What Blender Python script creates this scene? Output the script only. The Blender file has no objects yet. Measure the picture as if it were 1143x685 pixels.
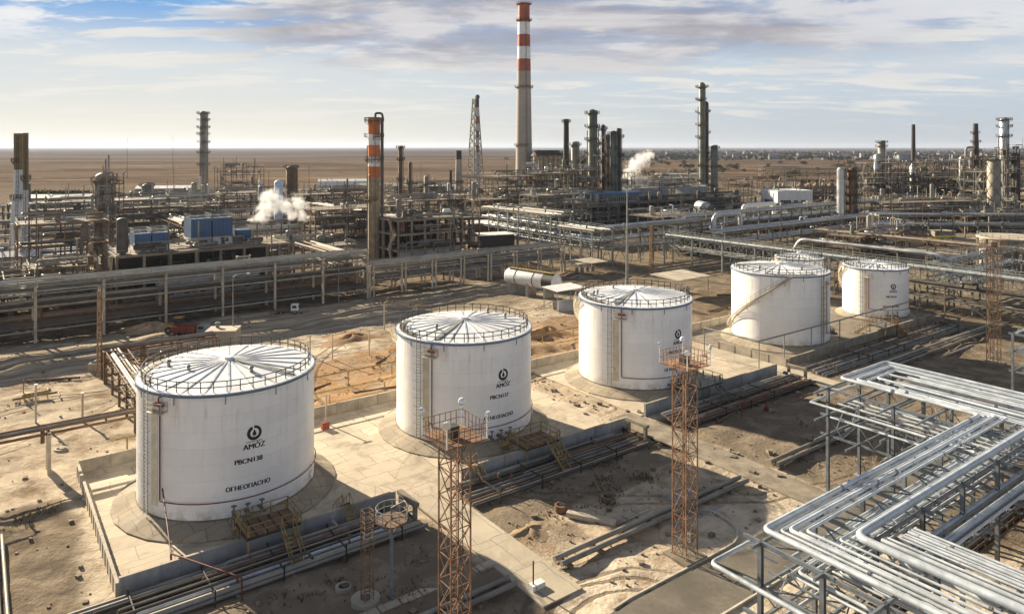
import bpy, bmesh, math, random
import numpy as np
from mathutils import Vector, Matrix, Quaternion
R_ = math.radians
scene = bpy.context.scene
COL = scene.collection
# ---------------------------------------------------------------- camera, world, sun, exposure
CAM_H = 39.3; FPX = 810.0; CXP = 571.5; HZP = 164.0
cam_d = bpy.data.cameras.new('camera'); cam = bpy.data.objects.new('camera', cam_d); COL.objects.link(cam)
cam.location = (0, 0, CAM_H); cam.rotation_euler = (R_(90), 0, 0)
cam_d.sensor_width = 36; cam_d.lens = FPX / 1143 * 36; cam_d.shift_y = -(342.5 - HZP) / 1143
cam_d.clip_start = 0.5; cam_d.clip_end = 60000
scene.camera = cam

SUN_EL = R_(22.5); SUN_AZ = R_(-48)            # azimuth from +Y, clockwise
sun_d = bpy.data.lights.new('sun', 'SUN'); sun_d.energy = 5.0; sun_d.angle = R_(0.53); sun_d.color = (1, .85, .62)
sun = bpy.data.objects.new('sun', sun_d); COL.objects.link(sun)
S = Vector((math.sin(SUN_AZ) * math.cos(SUN_EL), math.cos(SUN_AZ) * math.cos(SUN_EL), math.sin(SUN_EL)))
sun.rotation_euler = (-S).to_track_quat('-Z', 'Y').to_euler(); sun.location = S * 500

scene.view_settings.view_transform = 'Standard'; scene.view_settings.look = 'None'
scene.view_settings.gamma = 1; scene.view_settings.exposure = 1.38; scene.view_settings.use_curve_mapping = False
scene.cycles.volume_bounces = 4; scene.cycles.max_bounces = 6; scene.cycles.diffuse_bounces = 3
scene.cycles.volume_max_steps = 64

class NT:
    """small node-tree writer"""
    def __init__(s, tree): s.t = tree; s.n = tree.nodes; s.l = tree.links
    def new(s, typ, **kw):
        n = s.n.new(typ)
        for k, v in kw.items(): setattr(n, k, v)
        return n
    def put(s, sock, v):
        if hasattr(v, 'is_output') or isinstance(v, bpy.types.NodeSocket): s.l.new(v, sock)
        elif v is not None:
            if isinstance(v, (tuple, list)) and sock.type == 'RGBA' and len(v) == 3: v = (*v, 1)
            sock.default_value = v
    def math(s, op, a, b=None, c=None, clamp=False):
        n = s.new('ShaderNodeMath', operation=op, use_clamp=clamp)
        s.put(n.inputs[0], a); s.put(n.inputs[1], b); s.put(n.inputs[2], c)
        return n.outputs[0]
    def mix(s, f, a, b, mode='MIX'):
        n = s.new('ShaderNodeMix', data_type='RGBA', blend_type=mode)
        s.put(n.inputs[0], f); s.put(n.inputs[6], a); s.put(n.inputs[7], b)
        return n.outputs[2]
    def sm(s, x, a, b, lo=0.0, hi=1.0):
        n = s.new('ShaderNodeMapRange', interpolation_type='SMOOTHSTEP')
        s.put(n.inputs[0], x); s.put(n.inputs[1], a); s.put(n.inputs[2], b); s.put(n.inputs[3], lo); s.put(n.inputs[4], hi)
        return n.outputs[0]
    def noise(s, vec, scale, detail=4, rough=.55, dist=0.0):
        n = s.new('ShaderNodeTexNoise'); s.put(n.inputs['Vector'], vec)
        n.inputs['Scale'].default_value = scale; n.inputs['Detail'].default_value = detail
        n.inputs['Roughness'].default_value = rough; n.inputs['Distortion'].default_value = dist
        return n.outputs[0]
    def mapping(s, vec, scale=(1, 1, 1), rot=(0, 0, 0), loc=(0, 0, 0)):
        n = s.new('ShaderNodeMapping'); s.put(n.inputs[0], vec)
        n.inputs['Location'].default_value = loc; n.inputs['Rotation'].default_value = rot; n.inputs['Scale'].default_value = scale
        return n.outputs[0]
    def sep(s, vec):
        n = s.new('ShaderNodeSeparateXYZ'); s.put(n.inputs[0], vec); return n.outputs
    def comb(s, x, y, z):
        n = s.new('ShaderNodeCombineXYZ'); s.put(n.inputs[0], x); s.put(n.inputs[1], y); s.put(n.inputs[2], z); return n.outputs[0]

world = bpy.data.worlds.new('World'); scene.world = world; world.use_nodes = True
w = NT(world.node_tree); w.n.clear()
sky = w.new('ShaderNodeTexSky', sky_type='NISHITA', sun_disc=False, sun_elevation=SUN_EL, sun_rotation=SUN_AZ,
            altitude=50, air_density=1.0, dust_density=0.6, ozone_density=1.6)
gen = w.new('ShaderNodeTexCoord').outputs['Generated']
dx, dy, dz = w.sep(gen)
az = w.math('ARCTAN2', dx, dy)
el = w.math('ARCSINE', dz)
zz = w.math('ADD', w.math('MAXIMUM', dz, 0.0), 0.10)
pl = w.comb(w.math('DIVIDE', dx, zz), w.math('DIVIDE', dy, zz), 0)      # a flat cloud layer overhead
warp = w.noise(pl, .8, 3)
n1 = w.noise(w.mapping(pl, (.95, 1.2, 1), loc=(3.1, 1.7, 0)), 1.0, 7, .58, .5)
n2 = w.noise(w.mapping(pl, (.8, 2.0, 1), loc=(9.4, 5.2, 2)), 1.0, 6, .6, .3)
elw = w.math('ADD', el, w.math('MULTIPLY', w.math('SUBTRACT', n1, .5), .16))
azw = w.math('ADD', az, w.math('MULTIPLY', w.math('SUBTRACT', n2, .5), .5))
SKYC = w.mix(1, sky.outputs[0], (.040, .043, .050), 'MULTIPLY')
blue = w.mix(w.sm(az, -.7, .7), (.13, .30, .56), (.115, .255, .50))
hor = w.mix(w.sm(az, -.45, .5), (.62, .58, .485), (.385, .425, .46))
midc = w.mix(w.sm(az, -.45, .5), (.50, .53, .54), (.40, .47, .53))
low = w.mix(w.sm(el, .10, .185), w.mix(w.sm(el, .0, .10), hor, midc), blue)
pale = w.mix(w.sm(el, .22, .60), low, SKYC)
# bright thin streaks
streak = w.math('MULTIPLY', w.sm(n2, .5, .68), w.sm(el, .01, .06))
n3 = w.noise(w.mapping(pl, (2.2, 3.4, 1), loc=(2.2, 7.1, 4)), 1.0, 8, .62, .4)
streak = w.math('MAXIMUM', w.math('MULTIPLY', w.sm(n2, .50, .60), w.sm(el, .01, .06)), w.math('MULTIPLY', w.sm(n3, .55, .66), w.sm(el, .03, .08)))
c1 = w.mix(w.math('MULTIPLY', streak, .85), pale, (.60, .585, .545))
# white cumulus heads, high corners
head = w.math('MULTIPLY', w.math('MULTIPLY', w.sm(el, .5, .3), w.sm(w.math('ADD', n1, w.math('MULTIPLY', w.math('SUBTRACT', n3, .5), .5)), .50, .60)), w.sm(el, .10, .15))
c2 = w.mix(w.math('MULTIPLY', head, .85), c1, (.66, .65, .635))
# mauve grey deck across the top, thinner towards both sides
fade = w.sm(el, .45, .28)
deck = w.math('MULTIPLY', w.math('MULTIPLY', fade, w.sm(elw, .092, .135)), w.math('MULTIPLY', w.sm(azw, -.42, -.22), w.sm(azw, .66, .36)))
dk = w.mix(w.sm(w.math('ADD', n1, w.math('MULTIPLY', w.math('SUBTRACT', n3, .5), .35)), .40, .62), (.265, .255, .285), (.47, .455, .465))
c3 = w.mix(w.math('MULTIPLY', deck, w.sm(n2, .25, .58, .35, .9)), c2, dk)
# right hand veil of pale cloud
veil = w.math('MULTIPLY', w.sm(azw, .16, .5), w.math('MULTIPLY', w.math('MULTIPLY', fade, w.sm(n1, .40, .58)), w.sm(el, .04, .1)))
c4 = w.mix(w.math('MULTIPLY', veil, .55), c3, (.48, .50, .54))
bg = w.new('ShaderNodeBackground'); w.put(bg.inputs[0], c4); bg.inputs[1].default_value = .53
wo = w.new('ShaderNodeOutputWorld'); w.l.new(bg.outputs[0], wo.inputs[0])

# ---------------------------------------------------------------- plant grid: u runs along the tank row, w away from the camera
ANG = R_(36.6); CA, SA = math.cos(ANG), math.sin(ANG); OX, OY = -32.7, 83.8
def W(u, w, z=0.0): return Vector((OX + u * CA - w * SA, OY + u * SA + w * CA, z))
def UW(x, y): x -= OX; y -= OY; return (x * CA + y * SA, -x * SA + y * CA)
def G(px, py, z=0.0):                      # ground point seen at a place of the photograph
    Y = (CAM_H - z) * FPX / (py - HZP); return ((px - CXP) * Y / FPX, Y)
def GU(px, py, z=0.0): return UW(*G(px, py, z))
def HT(py, Y): return CAM_H - (py - HZP) * Y / FPX
def XY(px, Y): return UW((px - CXP) * Y / FPX, Y)

# ---------------------------------------------------------------- mesh writer
class MB:
    def __init__(s): s.v = []; s.f = []
    def _add(s, vs, fs):
        o = len(s.v); s.v += [tuple(p) for p in vs]; s.f += [tuple(i + o for i in f) for f in fs]; return s
    def box(s, x0, x1, y0, y1, z0, z1):
        return s._add([(x0, y0, z0), (x1, y0, z0), (x1, y1, z0), (x0, y1, z0), (x0, y0, z1), (x1, y0, z1), (x1, y1, z1), (x0, y1, z1)],
                      [(3, 2, 1, 0), (4, 5, 6, 7), (0, 1, 5, 4), (1, 2, 6, 5), (2, 3, 7, 6), (3, 0, 4, 7)])
    def cbox(s, c, sx, sy, sz): return s.box(c[0] - sx / 2, c[0] + sx / 2, c[1] - sy / 2, c[1] + sy / 2, c[2], c[2] + sz)
    def beam(s, p, q, a, b=None):
        b = b or a; p = Vector(p); q = Vector(q); d = q - p
        if d.length < 1e-6: return s
        d.normalize(); up = Vector((0, 0, 1)) if abs(d.z) < .95 else Vector((0, 1, 0))
        x = d.cross(up).normalized(); y = x.cross(d)
        vs = [e + x * sx * a / 2 + y * sy * b / 2 for e in (p, q) for sx, sy in ((-1, -1), (1, -1), (1, 1), (-1, 1))]
        return s._add(vs, [(3, 2, 1, 0), (4, 5, 6, 7), (0, 1, 5, 4), (1, 2, 6, 5), (2, 3, 7, 6), (3, 0, 4, 7)])
    def spin(s, p, d, prof, n=16, caps=True):
        p = Vector(p); d = Vector(d).normalized(); up = Vector((0, 0, 1)) if abs(d.z) < .9 else Vector((1, 0, 0))
        x = up.cross(d).normalized(); y = d.cross(x); vs = []; fs = []
        for (t, r) in prof:
            for k in range(n):
                a = 2 * math.pi * k / n; vs.append(p + d * t + (x * math.cos(a) + y * math.sin(a)) * max(r, .001))
        for i in range(len(prof) - 1):
            for k in range(n):
                a, b = i * n + k, i * n + (k + 1) % n; fs.append((a, b, b + n, a + n))
        if caps: fs.append(tuple(range(n))[::-1]); fs.append(tuple((len(prof) - 1) * n + k for k in range(n)))
        return s._add(vs, fs)
    def cyl(s, x, y, z0, z1, r, r2=None, n=16): return s.spin((x, y, z0), (0, 0, 1), [(0, r), (z1 - z0, r if r2 is None else r2)], n)
    def drum(s, p, q, r, n=16):
        p = Vector(p); q = Vector(q); L = (q - p).length; e = r * .5
        pr = [(e * (1 - math.cos(a)), r * math.sin(a)) for a in (.15, .5, .9, 1.25, 1.571)]
        return s.spin(p, q - p, pr + [(L - t, rr) for t, rr in pr[::-1]], n)
    def tube(s, pts, r, n=8, bend=0.0):
        pts = [Vector(p) for p in pts]
        if bend:
            o = [pts[0]]
            for i in range(1, len(pts) - 1):
                a, b, c = pts[i - 1], pts[i], pts[i + 1]; l = min(bend, (a - b).length * .45, (c - b).length * .45)
                p0 = b + (a - b).normalized() * l; p1 = b + (c - b).normalized() * l
                o += [p0.lerp(b, t).lerp(b.lerp(p1, t), t) for t in (0, .25, .5, .75, 1)]
            pts = o + [pts[-1]]
        vs = []; fs = []; d0 = (pts[1] - pts[0]).normalized()
        up = Vector((0, 0, 1)) if abs(d0.z) < .9 else Vector((1, 0, 0)); x = up.cross(d0).normalized(); pd = d0
        for i, p in enumerate(pts):
            if i == 0: d = d0
            elif i == len(pts) - 1: d = (p - pts[i - 1]).normalized()
            else: d = ((pts[i + 1] - p).normalized() + (p - pts[i - 1]).normalized()).normalized()
            x = pd.rotation_difference(d) @ x; pd = d; y = d.cross(x)
            for k in range(n):
                a = 2 * math.pi * k / n; vs.append(p + (x * math.cos(a) + y * math.sin(a)) * r)
        for i in range(len(pts) - 1):
            for k in range(n):
                a, b = i * n + k, i * n + (k + 1) % n; fs.append((a, b, b + n, a + n))
        fs.append(tuple(range(n))[::-1]); fs.append(tuple((len(pts) - 1) * n + k for k in range(n)))
        return s._add(vs, fs)
    def prism(s, poly, z0, z1):
        n = len(poly)
        return s._add([(p[0], p[1], z0) for p in poly] + [(p[0], p[1], z1) for p in poly],
                      [tuple(range(n))[::-1], tuple(range(n, 2 * n))] + [(i, (i + 1) % n, n + (i + 1) % n, n + i) for i in range(n)])
    def rail(s, pts, h=1.05, step=1.5, r=.03, closed=False, mid=True, n=4):
        pts = [Vector(p) for p in pts]; q = pts + ([pts[0]] if closed else [])
        for a, b in zip(q, q[1:]):
            L = (b - a).length; k = max(1, int(round(L / step)))
            for z in ((h, h * .5) if mid else (h,)): s.beam(a + Vector((0, 0, z)), b + Vector((0, 0, z)), r * 2)
            for i in range(k + 1): p = a.lerp(b, i / k); s.beam(p, p + Vector((0, 0, h)), r * 2)
        return s
    def ring_rail(s, r, z, h=1.1, n=36, t=.03, a0=0, a1=2 * math.pi):
        ps = [Vector((r * math.cos(a0 + (a1 - a0) * k / n), r * math.sin(a0 + (a1 - a0) * k / n), z)) for k in range(n + 1)]
        for a, b in zip(ps, ps[1:]):
            for zz in (h, h * .5): s.beam(a + Vector((0, 0, zz)), b + Vector((0, 0, zz)), t * 2)
        for p in ps: s.beam(p, p + Vector((0, 0, h)), t * 2)
        return s
    def annulus(s, r0, r1, z0, z1, n=24, a0=0, a1=2 * math.pi):
        for k in range(n):
            b0 = a0 + (a1 - a0) * k / n; b1 = a0 + (a1 - a0) * (k + 1) / n
            s.prism([(r0 * math.cos(b0), r0 * math.sin(b0)), (r1 * math.cos(b0), r1 * math.sin(b0)), (r1 * math.cos(b1), r1 * math.sin(b1)), (r0 * math.cos(b1), r0 * math.sin(b1))], z0, z1)
        return s
    def build(s, name, mat, parent=None, smooth=True, loc=None, rotz=0.0):
        me = bpy.data.meshes.new(name); me.from_pydata(s.v, [], s.f); me.materials.append(mat)
        if smooth:
            me.polygons.foreach_set('use_smooth', [True] * len(me.polygons)); me.set_sharp_from_angle(angle=R_(38))
        o = bpy.data.objects.new(name, me); COL.objects.link(o)
        if parent: o.parent = parent
        if loc is not None: o.location = loc
        o.rotation_euler[2] = rotz
        return o

def tag(o, label, cat, group=None):
    o['label'] = label; o['category'] = cat
    if group: o['group'] = group
    return o
def thing(name, label, cat, u, w, z=0.0, rot=0.0, group=None):
    o = bpy.data.objects.new(name, None); COL.objects.link(o); o.location = W(u, w, z); o.rotation_euler[2] = ANG + rot
    o.empty_display_size = .5
    return tag(o, label, cat, group)
def struct(name, mb, mat, kind='structure', loc=None, rotz=0.0, smooth=False):
    o = mb.build(name, mat, None, smooth, loc, rotz); o['kind'] = kind; return o
def copy_tree(o, parent=None):
    c = o.copy(); COL.objects.link(c)
    if parent: c.parent = parent
    for ch in list(o.children): copy_tree(ch, c)
    return c

# ---------------------------------------------------------------- materials
def pmat(name, col, rough=.6, metal=0.0, var=.25, scale=.6, rust=0.0, rust_col=(.17, .075, .032), streak=0.0, streak_col=None, bump=0.0, fine=0.12, spec=.4):
    m = bpy.data.materials.new(name); m.use_nodes = True; t = NT(m.node_tree); b = t.n['Principled BSDF']
    pos = t.new('ShaderNodeNewGeometry').outputs['Position']
    n = t.noise(pos, scale, 5, .6); c = t.mix(t.sm(n, .3, .72), tuple(x * (1 - var) for x in col), tuple(min(1, x * (1 + var * .6)) for x in col))
    if fine:
        f = t.noise(pos, scale * 9, 3, .6); c = t.mix(t.sm(f, .35, .7, 0, fine * 2), c, tuple(x * .55 for x in col))
    oi = t.new('ShaderNodeObjectInfo').outputs['Random']; tone = t.sm(oi, 0, 1, 1 - var * .55, 1 + var * .35)
    c = t.mix(1, c, t.comb(tone, tone, tone), 'MULTIPLY')
    if streak:
        sv = t.noise(t.mapping(pos, (1.6, 1.6, .06)), 1.0, 4, .6)
        c = t.mix(t.sm(sv, .52, .75, 0, streak), c, streak_col or tuple(x * .55 for x in col))
    if rust:
        rn = t.noise(t.mapping(pos, (1, 1, .45)), 1.7, 6, .68); c = t.mix(t.sm(rn, .62 - .3 * rust, .74 - .22 * rust), c, rust_col)
    t.put(b.inputs['Base Color'], c); b.inputs['Roughness'].default_value = rough; b.inputs['Metallic'].default_value = metal
    t.put(b.inputs['Roughness'], t.sm(n, .3, .7, max(.05, rough - .1), min(1, rough + .12)))
    b.inputs['Specular IOR Level'].default_value = spec
    if bump:
        bn = t.new('ShaderNodeBump'); bn.inputs['Strength'].default_value = bump; bn.inputs['Distance'].default_value = .05
        t.put(bn.inputs['Height'], t.noise(pos, scale * 6, 5, .65)); t.put(b.inputs['Normal'], bn.outputs[0])
    return m
M = {}
M['tank'] = pmat('tank_white_paint', (.90, .895, .875), .42, 0, .05, .25, 0, streak=.16, streak_col=(.62, .55, .44), fine=.03)
def tank_plates(m):
    t = NT(m.node_tree); b = t.n['Principled BSDF']; tc = t.new('ShaderNodeTexCoord').outputs['Object']; x, y, z = t.sep(tc)
    ang = t.math('MULTIPLY', t.math('ARCTAN2', y, x), 9.5)
    br = t.new('ShaderNodeTexBrick', offset=.5); t.put(br.inputs['Vector'], t.comb(ang, z, 0)); br.inputs['Scale'].default_value = 1
    br.inputs['Brick Width'].default_value = 5.97; br.inputs['Row Height'].default_value = 1.66; br.inputs['Mortar Size'].default_value = .03; br.inputs['Mortar Smooth'].default_value = .6
    br.inputs['Color1'].default_value = (.93, .93, .94, 1); br.inputs['Color2'].default_value = (1, 1, 1, 1); br.inputs['Mortar'].default_value = (.84, .83, .81, 1)
    c = t.mix(1, b.inputs['Base Color'].links[0].from_socket, br.outputs[0], 'MULTIPLY')
    s1 = t.noise(t.comb(t.math('MULTIPLY', ang, 1.3), t.math('MULTIPLY', z, .10), 3.0), 1.0, 5, .7)
    c = t.mix(t.math('MULTIPLY', t.sm(s1, .52, .72), t.sm(z, 6.0, 13.6, .04, .55)), c, (.46, .32, .19))
    s2 = t.noise(t.comb(ang, z, 1.0), .55, 6, .7)
    c = t.mix(t.math('MULTIPLY', t.sm(s2, .42, .65), t.sm(z, 3.2, .6, 0, .8)), c, (.46, .37, .26))
    c = t.mix(t.math('MULTIPLY', t.sm(s2, .60, .72), .18), c, (.5, .47, .42))
    t.put(b.inputs['Base Color'], c)
    bn = t.new('ShaderNodeBump'); bn.inputs['Strength'].default_value = .35; bn.inputs['Distance'].default_value = .06
    t.put(bn.inputs['Height'], t.math('ADD', t.math('MULTIPLY', br.outputs['Fac'], .35), t.noise(t.comb(ang, z, 5.0), .38, 2))); t.put(b.inputs['Normal'], bn.outputs[0])
tank_plates(M['tank'])
M['tank_rusty'] = pmat('cream_paint_rust_runs', (.66, .58, .43), .55, 0, .2, .8, .35, (.34, .21, .10))
M['stain'] = pmat('cream_rust_stain', (.70, .62, .48), .5, 0, .2, .8, .08, (.45, .30, .16), streak=.5, streak_col=(.50, .38, .24))
M['roof'] = pmat('tank_roof_aluminium_paint', (.80, .81, .82), .36, .05, .12, .35, 0, fine=.08)
M['rib'] = pmat('tank_roof_rib', (.58, .60, .64), .45, .1, .25, .8)
M['rim'] = pmat('rim_blue_grey', (.16, .22, .31), .5, .1, .2, .8)
M['rail_dark'] = pmat('dark_rail_steel', (.035, .038, .045), .6, .2, .2, 1)
M['galv'] = pmat('galvanised_pipe', (.56, .61, .66), .36, .22, .22, .7, .02, fine=.08)
M['galv2'] = pmat('galvanised_steel_section', (.19, .215, .24), .5, .2, .25, 1.2, .08, fine=.1)
M['silver'] = pmat('aluminium_cladding', (.46, .47, .48), .38, .5, .22, .25, .05, streak=.2)
M['lagging'] = pmat('dull_pipe_lagging', (.31, .285, .25), .62, .1, .35, .3, .12, (.2, .13, .08))
M['pipe_dark'] = pmat('dark_pipe', (.10, .088, .075), .55, .2, .4, .5, .25, (.13, .07, .04))
M['pipe_grey'] = pmat('grey_pipe', (.225, .215, .20), .45, .3, .3, .5, .12)
M['pipe_pale'] = pmat('pale_pipe', (.38, .36, .32), .62, .05, .25, .3, .06)
M['pipe_rust'] = pmat('rusty_pipe', (.21, .13, .085), .75, .1, .4, .9, .4)
M['steel'] = pmat('grey_green_steel', (.205, .195, .165), .6, .2, .3, .5, .15)
M['steel_pale'] = pmat('pale_grey_steel', (.27, .285, .27), .55, .2, .25, .5, .1)
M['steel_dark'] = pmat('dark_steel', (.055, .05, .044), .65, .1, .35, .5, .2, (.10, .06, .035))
M['steel_brown'] = pmat('brown_steel', (.17, .105, .06), .7, .1, .4, .4, .3)
M['rust_mast'] = pmat('rusty_mast_steel', (.30, .175, .105), .75, .1, .5, 1.1, .3, (.17, .065, .03))
M['yellow'] = pmat('faded_yellow_paint', (.36, .27, .11), .65, 0, .35, 1.5, .38)
M['orange_rust'] = pmat('orange_brown_steel', (.26, .155, .075), .7, 0, .4, .6, .25)
M['conc'] = pmat('weathered_concrete', (.36, .32, .26), .85, 0, .3, .5, 0, streak=.35, bump=.2)
M['conc_dark'] = pmat('stained_concrete', (.235, .20, .155), .88, 0, .4, .45, 0, streak=.4, bump=.3)
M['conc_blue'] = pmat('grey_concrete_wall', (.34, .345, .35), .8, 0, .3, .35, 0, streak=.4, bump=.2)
M['conc_pale'] = pmat('pale_concrete', (.44, .385, .305), .85, 0, .25, .35, 0, bump=.2)
M['conc_brown'] = pmat('brown_concrete_frame', (.26, .205, .15), .85, 0, .35, .3, 0, streak=.4, bump=.2)
M['chimney'] = pmat('chimney_concrete', (.37, .335, .285), .85, 0, .12, .05, 0, streak=.25)
M['red'] = pmat('faded_red_paint', (.36, .09, .05), .65, 0, .2, .3, 0, streak=.2)
M['orange'] = pmat('orange_paint', (.62, .19, .055), .6, 0, .25, .5, .05, streak=.3)
M['white'] = pmat('white_paint', (.74, .74, .72), .5, 0, .12, .4, .02, streak=.15)
M['white_roof'] = pmat('white_sheet_roof', (.78, .78, .76), .45, .05, .12, .3)
M['blue'] = pmat('blue_cladding', (.038, .095, .20), .5, .05, .25, .3, .02, streak=.2)
M['blue_roof'] = pmat('blue_sheet_roof', (.05, .13, .28), .45, .05, .3, .25, .03)
M['beige'] = pmat('beige_weathered_boards', (.40, .33, .22), .85, 0, .35, .5, 0, streak=.4)
M['black'] = pmat('black_letter_paint', (.022, .022, .025), .6, 0, .4, 1.5, streak=.3, streak_col=(.10, .10, .10))
M['red_line'] = pmat('dull_red_pipe', (.17, .045, .03), .6, 0, .3, 1)
M['glass'] = pmat('dark_window_glass', (.03, .04, .055), .15, 0, .2, 1)
M['lamp'] = pmat('floodlight_lens', (.75, .78, .8), .15, .3, .1, 1)
M['tyre'] = pmat('tyre_rubber', (.025, .023, .021), .9, 0, .2, 2)
M['truck_red'] = pmat('dusty_red_truck_paint', (.27, .075, .04), .6, 0, .3, 1.2, .2)
M['truck_orange'] = pmat('dusty_orange_truck_paint', (.42, .21, .07), .6, 0, .3, 1.2, .1)
M['crane_yellow'] = pmat('yellow_crane_paint', (.62, .50, .06), .5, 0, .2, 1)
M['green_grey'] = pmat('green_grey_vessel', (.17, .19, .155), .6, .1, .35, .25, .15, streak=.3)
M['vessel'] = pmat('weathered_vessel', (.30, .275, .23), .6, .15, .35, .2, .15, streak=.4)
M['pale_blue'] = pmat('pale_blue_vessel', (.50, .60, .72), .45, .1, .12, .3, .02, streak=.2)
M['twin_brown'] = pmat('scorched_brown_steel', (.17, .13, .065), .7, .1, .3, .2, .2)
M['hedge'] = pmat('dark_hedge_leaves', (.05, .055, .025), .9, 0, .4, .3)
M['autumn'] = pmat('autumn_leaves', (.20, .125, .045), .9, 0, .5, .02)
M['bark'] = pmat('tree_bark', (.12, .09, .06), .9)
M['town'] = pmat('far_house_render', (.27, .28, .30), .8, 0, .3, .02)
M['town_roof'] = pmat('far_house_roof', (.12, .10, .105), .8, 0, .3, .02)
M['asphalt'] = pmat('dusty_asphalt', (.165, .145, .12), .9, 0, .4, .22, 0, bump=.2, fine=.2)
M['kerb'] = pmat('kerb_concrete', (.50, .46, .38), .85, 0, .2, .8)
def slab_mat(name, col, bw, bh, joint=(.10, .08, .06), var=.3):
    m = pmat(name, col, .87, 0, var, .3, 0, bump=.25); t = NT(m.node_tree); b = t.n['Principled BSDF']
    tc = t.new('ShaderNodeTexCoord').outputs['Object']
    wob = t.noise(tc, .5, 3); wv = t.comb(wob, wob, 0)
    vec = t.new('ShaderNodeVectorMath', operation='ADD'); t.put(vec.inputs[0], tc); t.put(vec.inputs[1], wv)
    br = t.new('ShaderNodeTexBrick', offset=.5); t.put(br.inputs['Vector'], vec.outputs[0])
    br.inputs['Scale'].default_value = 1; br.inputs['Brick Width'].default_value = bw; br.inputs['Row Height'].default_value = bh
    br.inputs['Mortar Size'].default_value = .055; br.inputs['Mortar Smooth'].default_value = .4
    br.inputs['Color1'].default_value = (*[c * .82 for c in col], 1); br.inputs['Color2'].default_value = (*[min(1, c * 1.12) for c in col], 1)
    br.inputs['Mortar'].default_value = (*joint, 1)
    src = b.inputs['Base Color'].links[0].from_socket
    c = t.mix(.55, src, br.outputs[0])
    st = t.noise(tc, .16, 6, .65, .6); c = t.mix(t.sm(st, .46, .70, 0, .85), c, tuple(x * .42 for x in col))     # stains, drifted dirt
    cr = t.new('ShaderNodeTexVoronoi', feature='DISTANCE_TO_EDGE'); t.put(cr.inputs['Vector'], vec.outputs[0]); cr.inputs['Scale'].default_value = .16
    c = t.mix(t.sm(cr.outputs[0], .002, .008, .45, 0), c, joint)
    dr = t.noise(tc, .35, 5, .7); c = t.mix(t.sm(dr, .55, .7, 0, .6), c, (.43, .33, .21))
    t.put(b.inputs['Base Color'], c)
    return m
M['apron'] = slab_mat('cracked_apron_slabs', (.54, .46, .355), 5.5, 2.8)
M['road_slab'] = slab_mat('concrete_road_slabs', (.46, .40, .31), 3.0, 6.0)
M['skirt'] = slab_mat('tank_footing_slabs', (.38, .32, .24), 2.2, 2.2)
M['path_slab'] = slab_mat('path_slabs', (.44, .385, .30), 2.0, 1.0)

# ---------------------------------------------------------------- ground: one sheet to the horizon
def axis_lines(lo, hi, step, far_lo, far_hi, g=1.17):
    a = list(np.arange(lo, hi + .01, step)); s = step; x = hi
    while x < far_hi: s *= g; x += s; a.append(x)
    s = step; x = lo; b = []
    while x > far_lo: s *= g; x -= s; b.append(x)
    return np.array(b[::-1] + a)
gx = axis_lines(-75, 150, .9, -22000, 22000); gw = axis_lines(-70, 110, .9, -400, 26000)
rng = np.random.default_rng(5)
def vnoise(x, y, seed):
    r = np.random.default_rng(seed).random((256, 256)); xi = np.floor(x).astype(int); yi = np.floor(y).astype(int)
    fx = x - xi; fy = y - yi; fx = fx * fx * (3 - 2 * fx); fy = fy * fy * (3 - 2 * fy); g = lambda i, j: r[i % 256, j % 256]
    return (g(xi, yi) * (1 - fx) + g(xi + 1, yi) * fx) * (1 - fy) + (g(xi, yi + 1) * (1 - fx) + g(xi + 1, yi + 1) * fx) * fy
def fbm(x, y, seed, o=4): return sum(vnoise(x * 2 ** k, y * 2 ** k, seed + k) * .5 ** (k + 1) for k in range(o)) / (1 - .5 ** o)
UU, WW = np.meshgrid(gx, gw, indexing='ij')
def smo(x, a, b): t = np.clip((x - a) / (b - a), 0, 1); return t * t * (3 - 2 * t)
def rect(u0, u1, w0, w1, s=2.0): return smo(UU, u0 - s, u0) * (1 - smo(UU, u1, u1 + s)) * smo(WW, w0 - s, w0) * (1 - smo(WW, w1, w1 + s))
wob = (fbm(UU / 9, WW / 9, 3) - .5) * 9
U0, W0 = UU, WW
flat = np.maximum.reduce([rect(-14, 50, -16, 15, 1), rect(54, 89, -15, 15, 1), rect(92, 160, -13, 15, 1), rect(14, 21, -39, -15, 1), rect(49, 56, -43, -15, 1),
                          rect(86, 94, -24, 2, 1), rect(-80, 160, -49, -41.5, 1)])
near = rect(-60, 140, -60, 100, 12)
hgt = ((fbm(UU / 14, WW / 14, 11) - .5) * 1.3 + (fbm(UU / 3.2, WW / 3.2, 21) - .5) * .5) * near * (1 - flat)
hgt = np.minimum(hgt, .5) - .08
hgt -= .25 * rect(-22, 90, -22, -16.5, 1) * near                                        # pipe trench
hgt += (.9 * rect(-5, 130, 17, 24, 2.5) + .5 * rect(-50, -18, -2, 12, 3)) * smo(fbm(UU / 6, WW / 6, 41), .42, .7) * near * (1 - flat)
WW = WW + wob; UU = UU + wob * .7
zr = np.maximum.reduce([rect(0, 140, 17, 40, 4) * .72, rect(22, 48, -35, -24, 3) * .35, rect(28, 160, -2, 40, 5) * .4, rect(-60, -3, 5, 26, 6) * .25])     # orange brown soil
zg = np.maximum.reduce([rect(-90, 160, 62, 82, 4) * .95, rect(-70, 0, 40, 50, 2) * .55, rect(50, 200, -36, -12, 4) * .35, rect(47, 60, -42, -18, 2) * .55])     # grey trodden track
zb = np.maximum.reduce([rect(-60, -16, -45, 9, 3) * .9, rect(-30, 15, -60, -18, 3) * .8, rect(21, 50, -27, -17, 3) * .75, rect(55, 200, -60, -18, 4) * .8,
                        rect(-300, 700, 89, 900, 8) * .9, rect(104, 460, -60, 100, 10) * .85, rect(60, 130, 20, 100, 8) * .5])                                  # darker soil, with shade painted in among units and by far tanks
UU, WW = U0, W0
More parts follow.
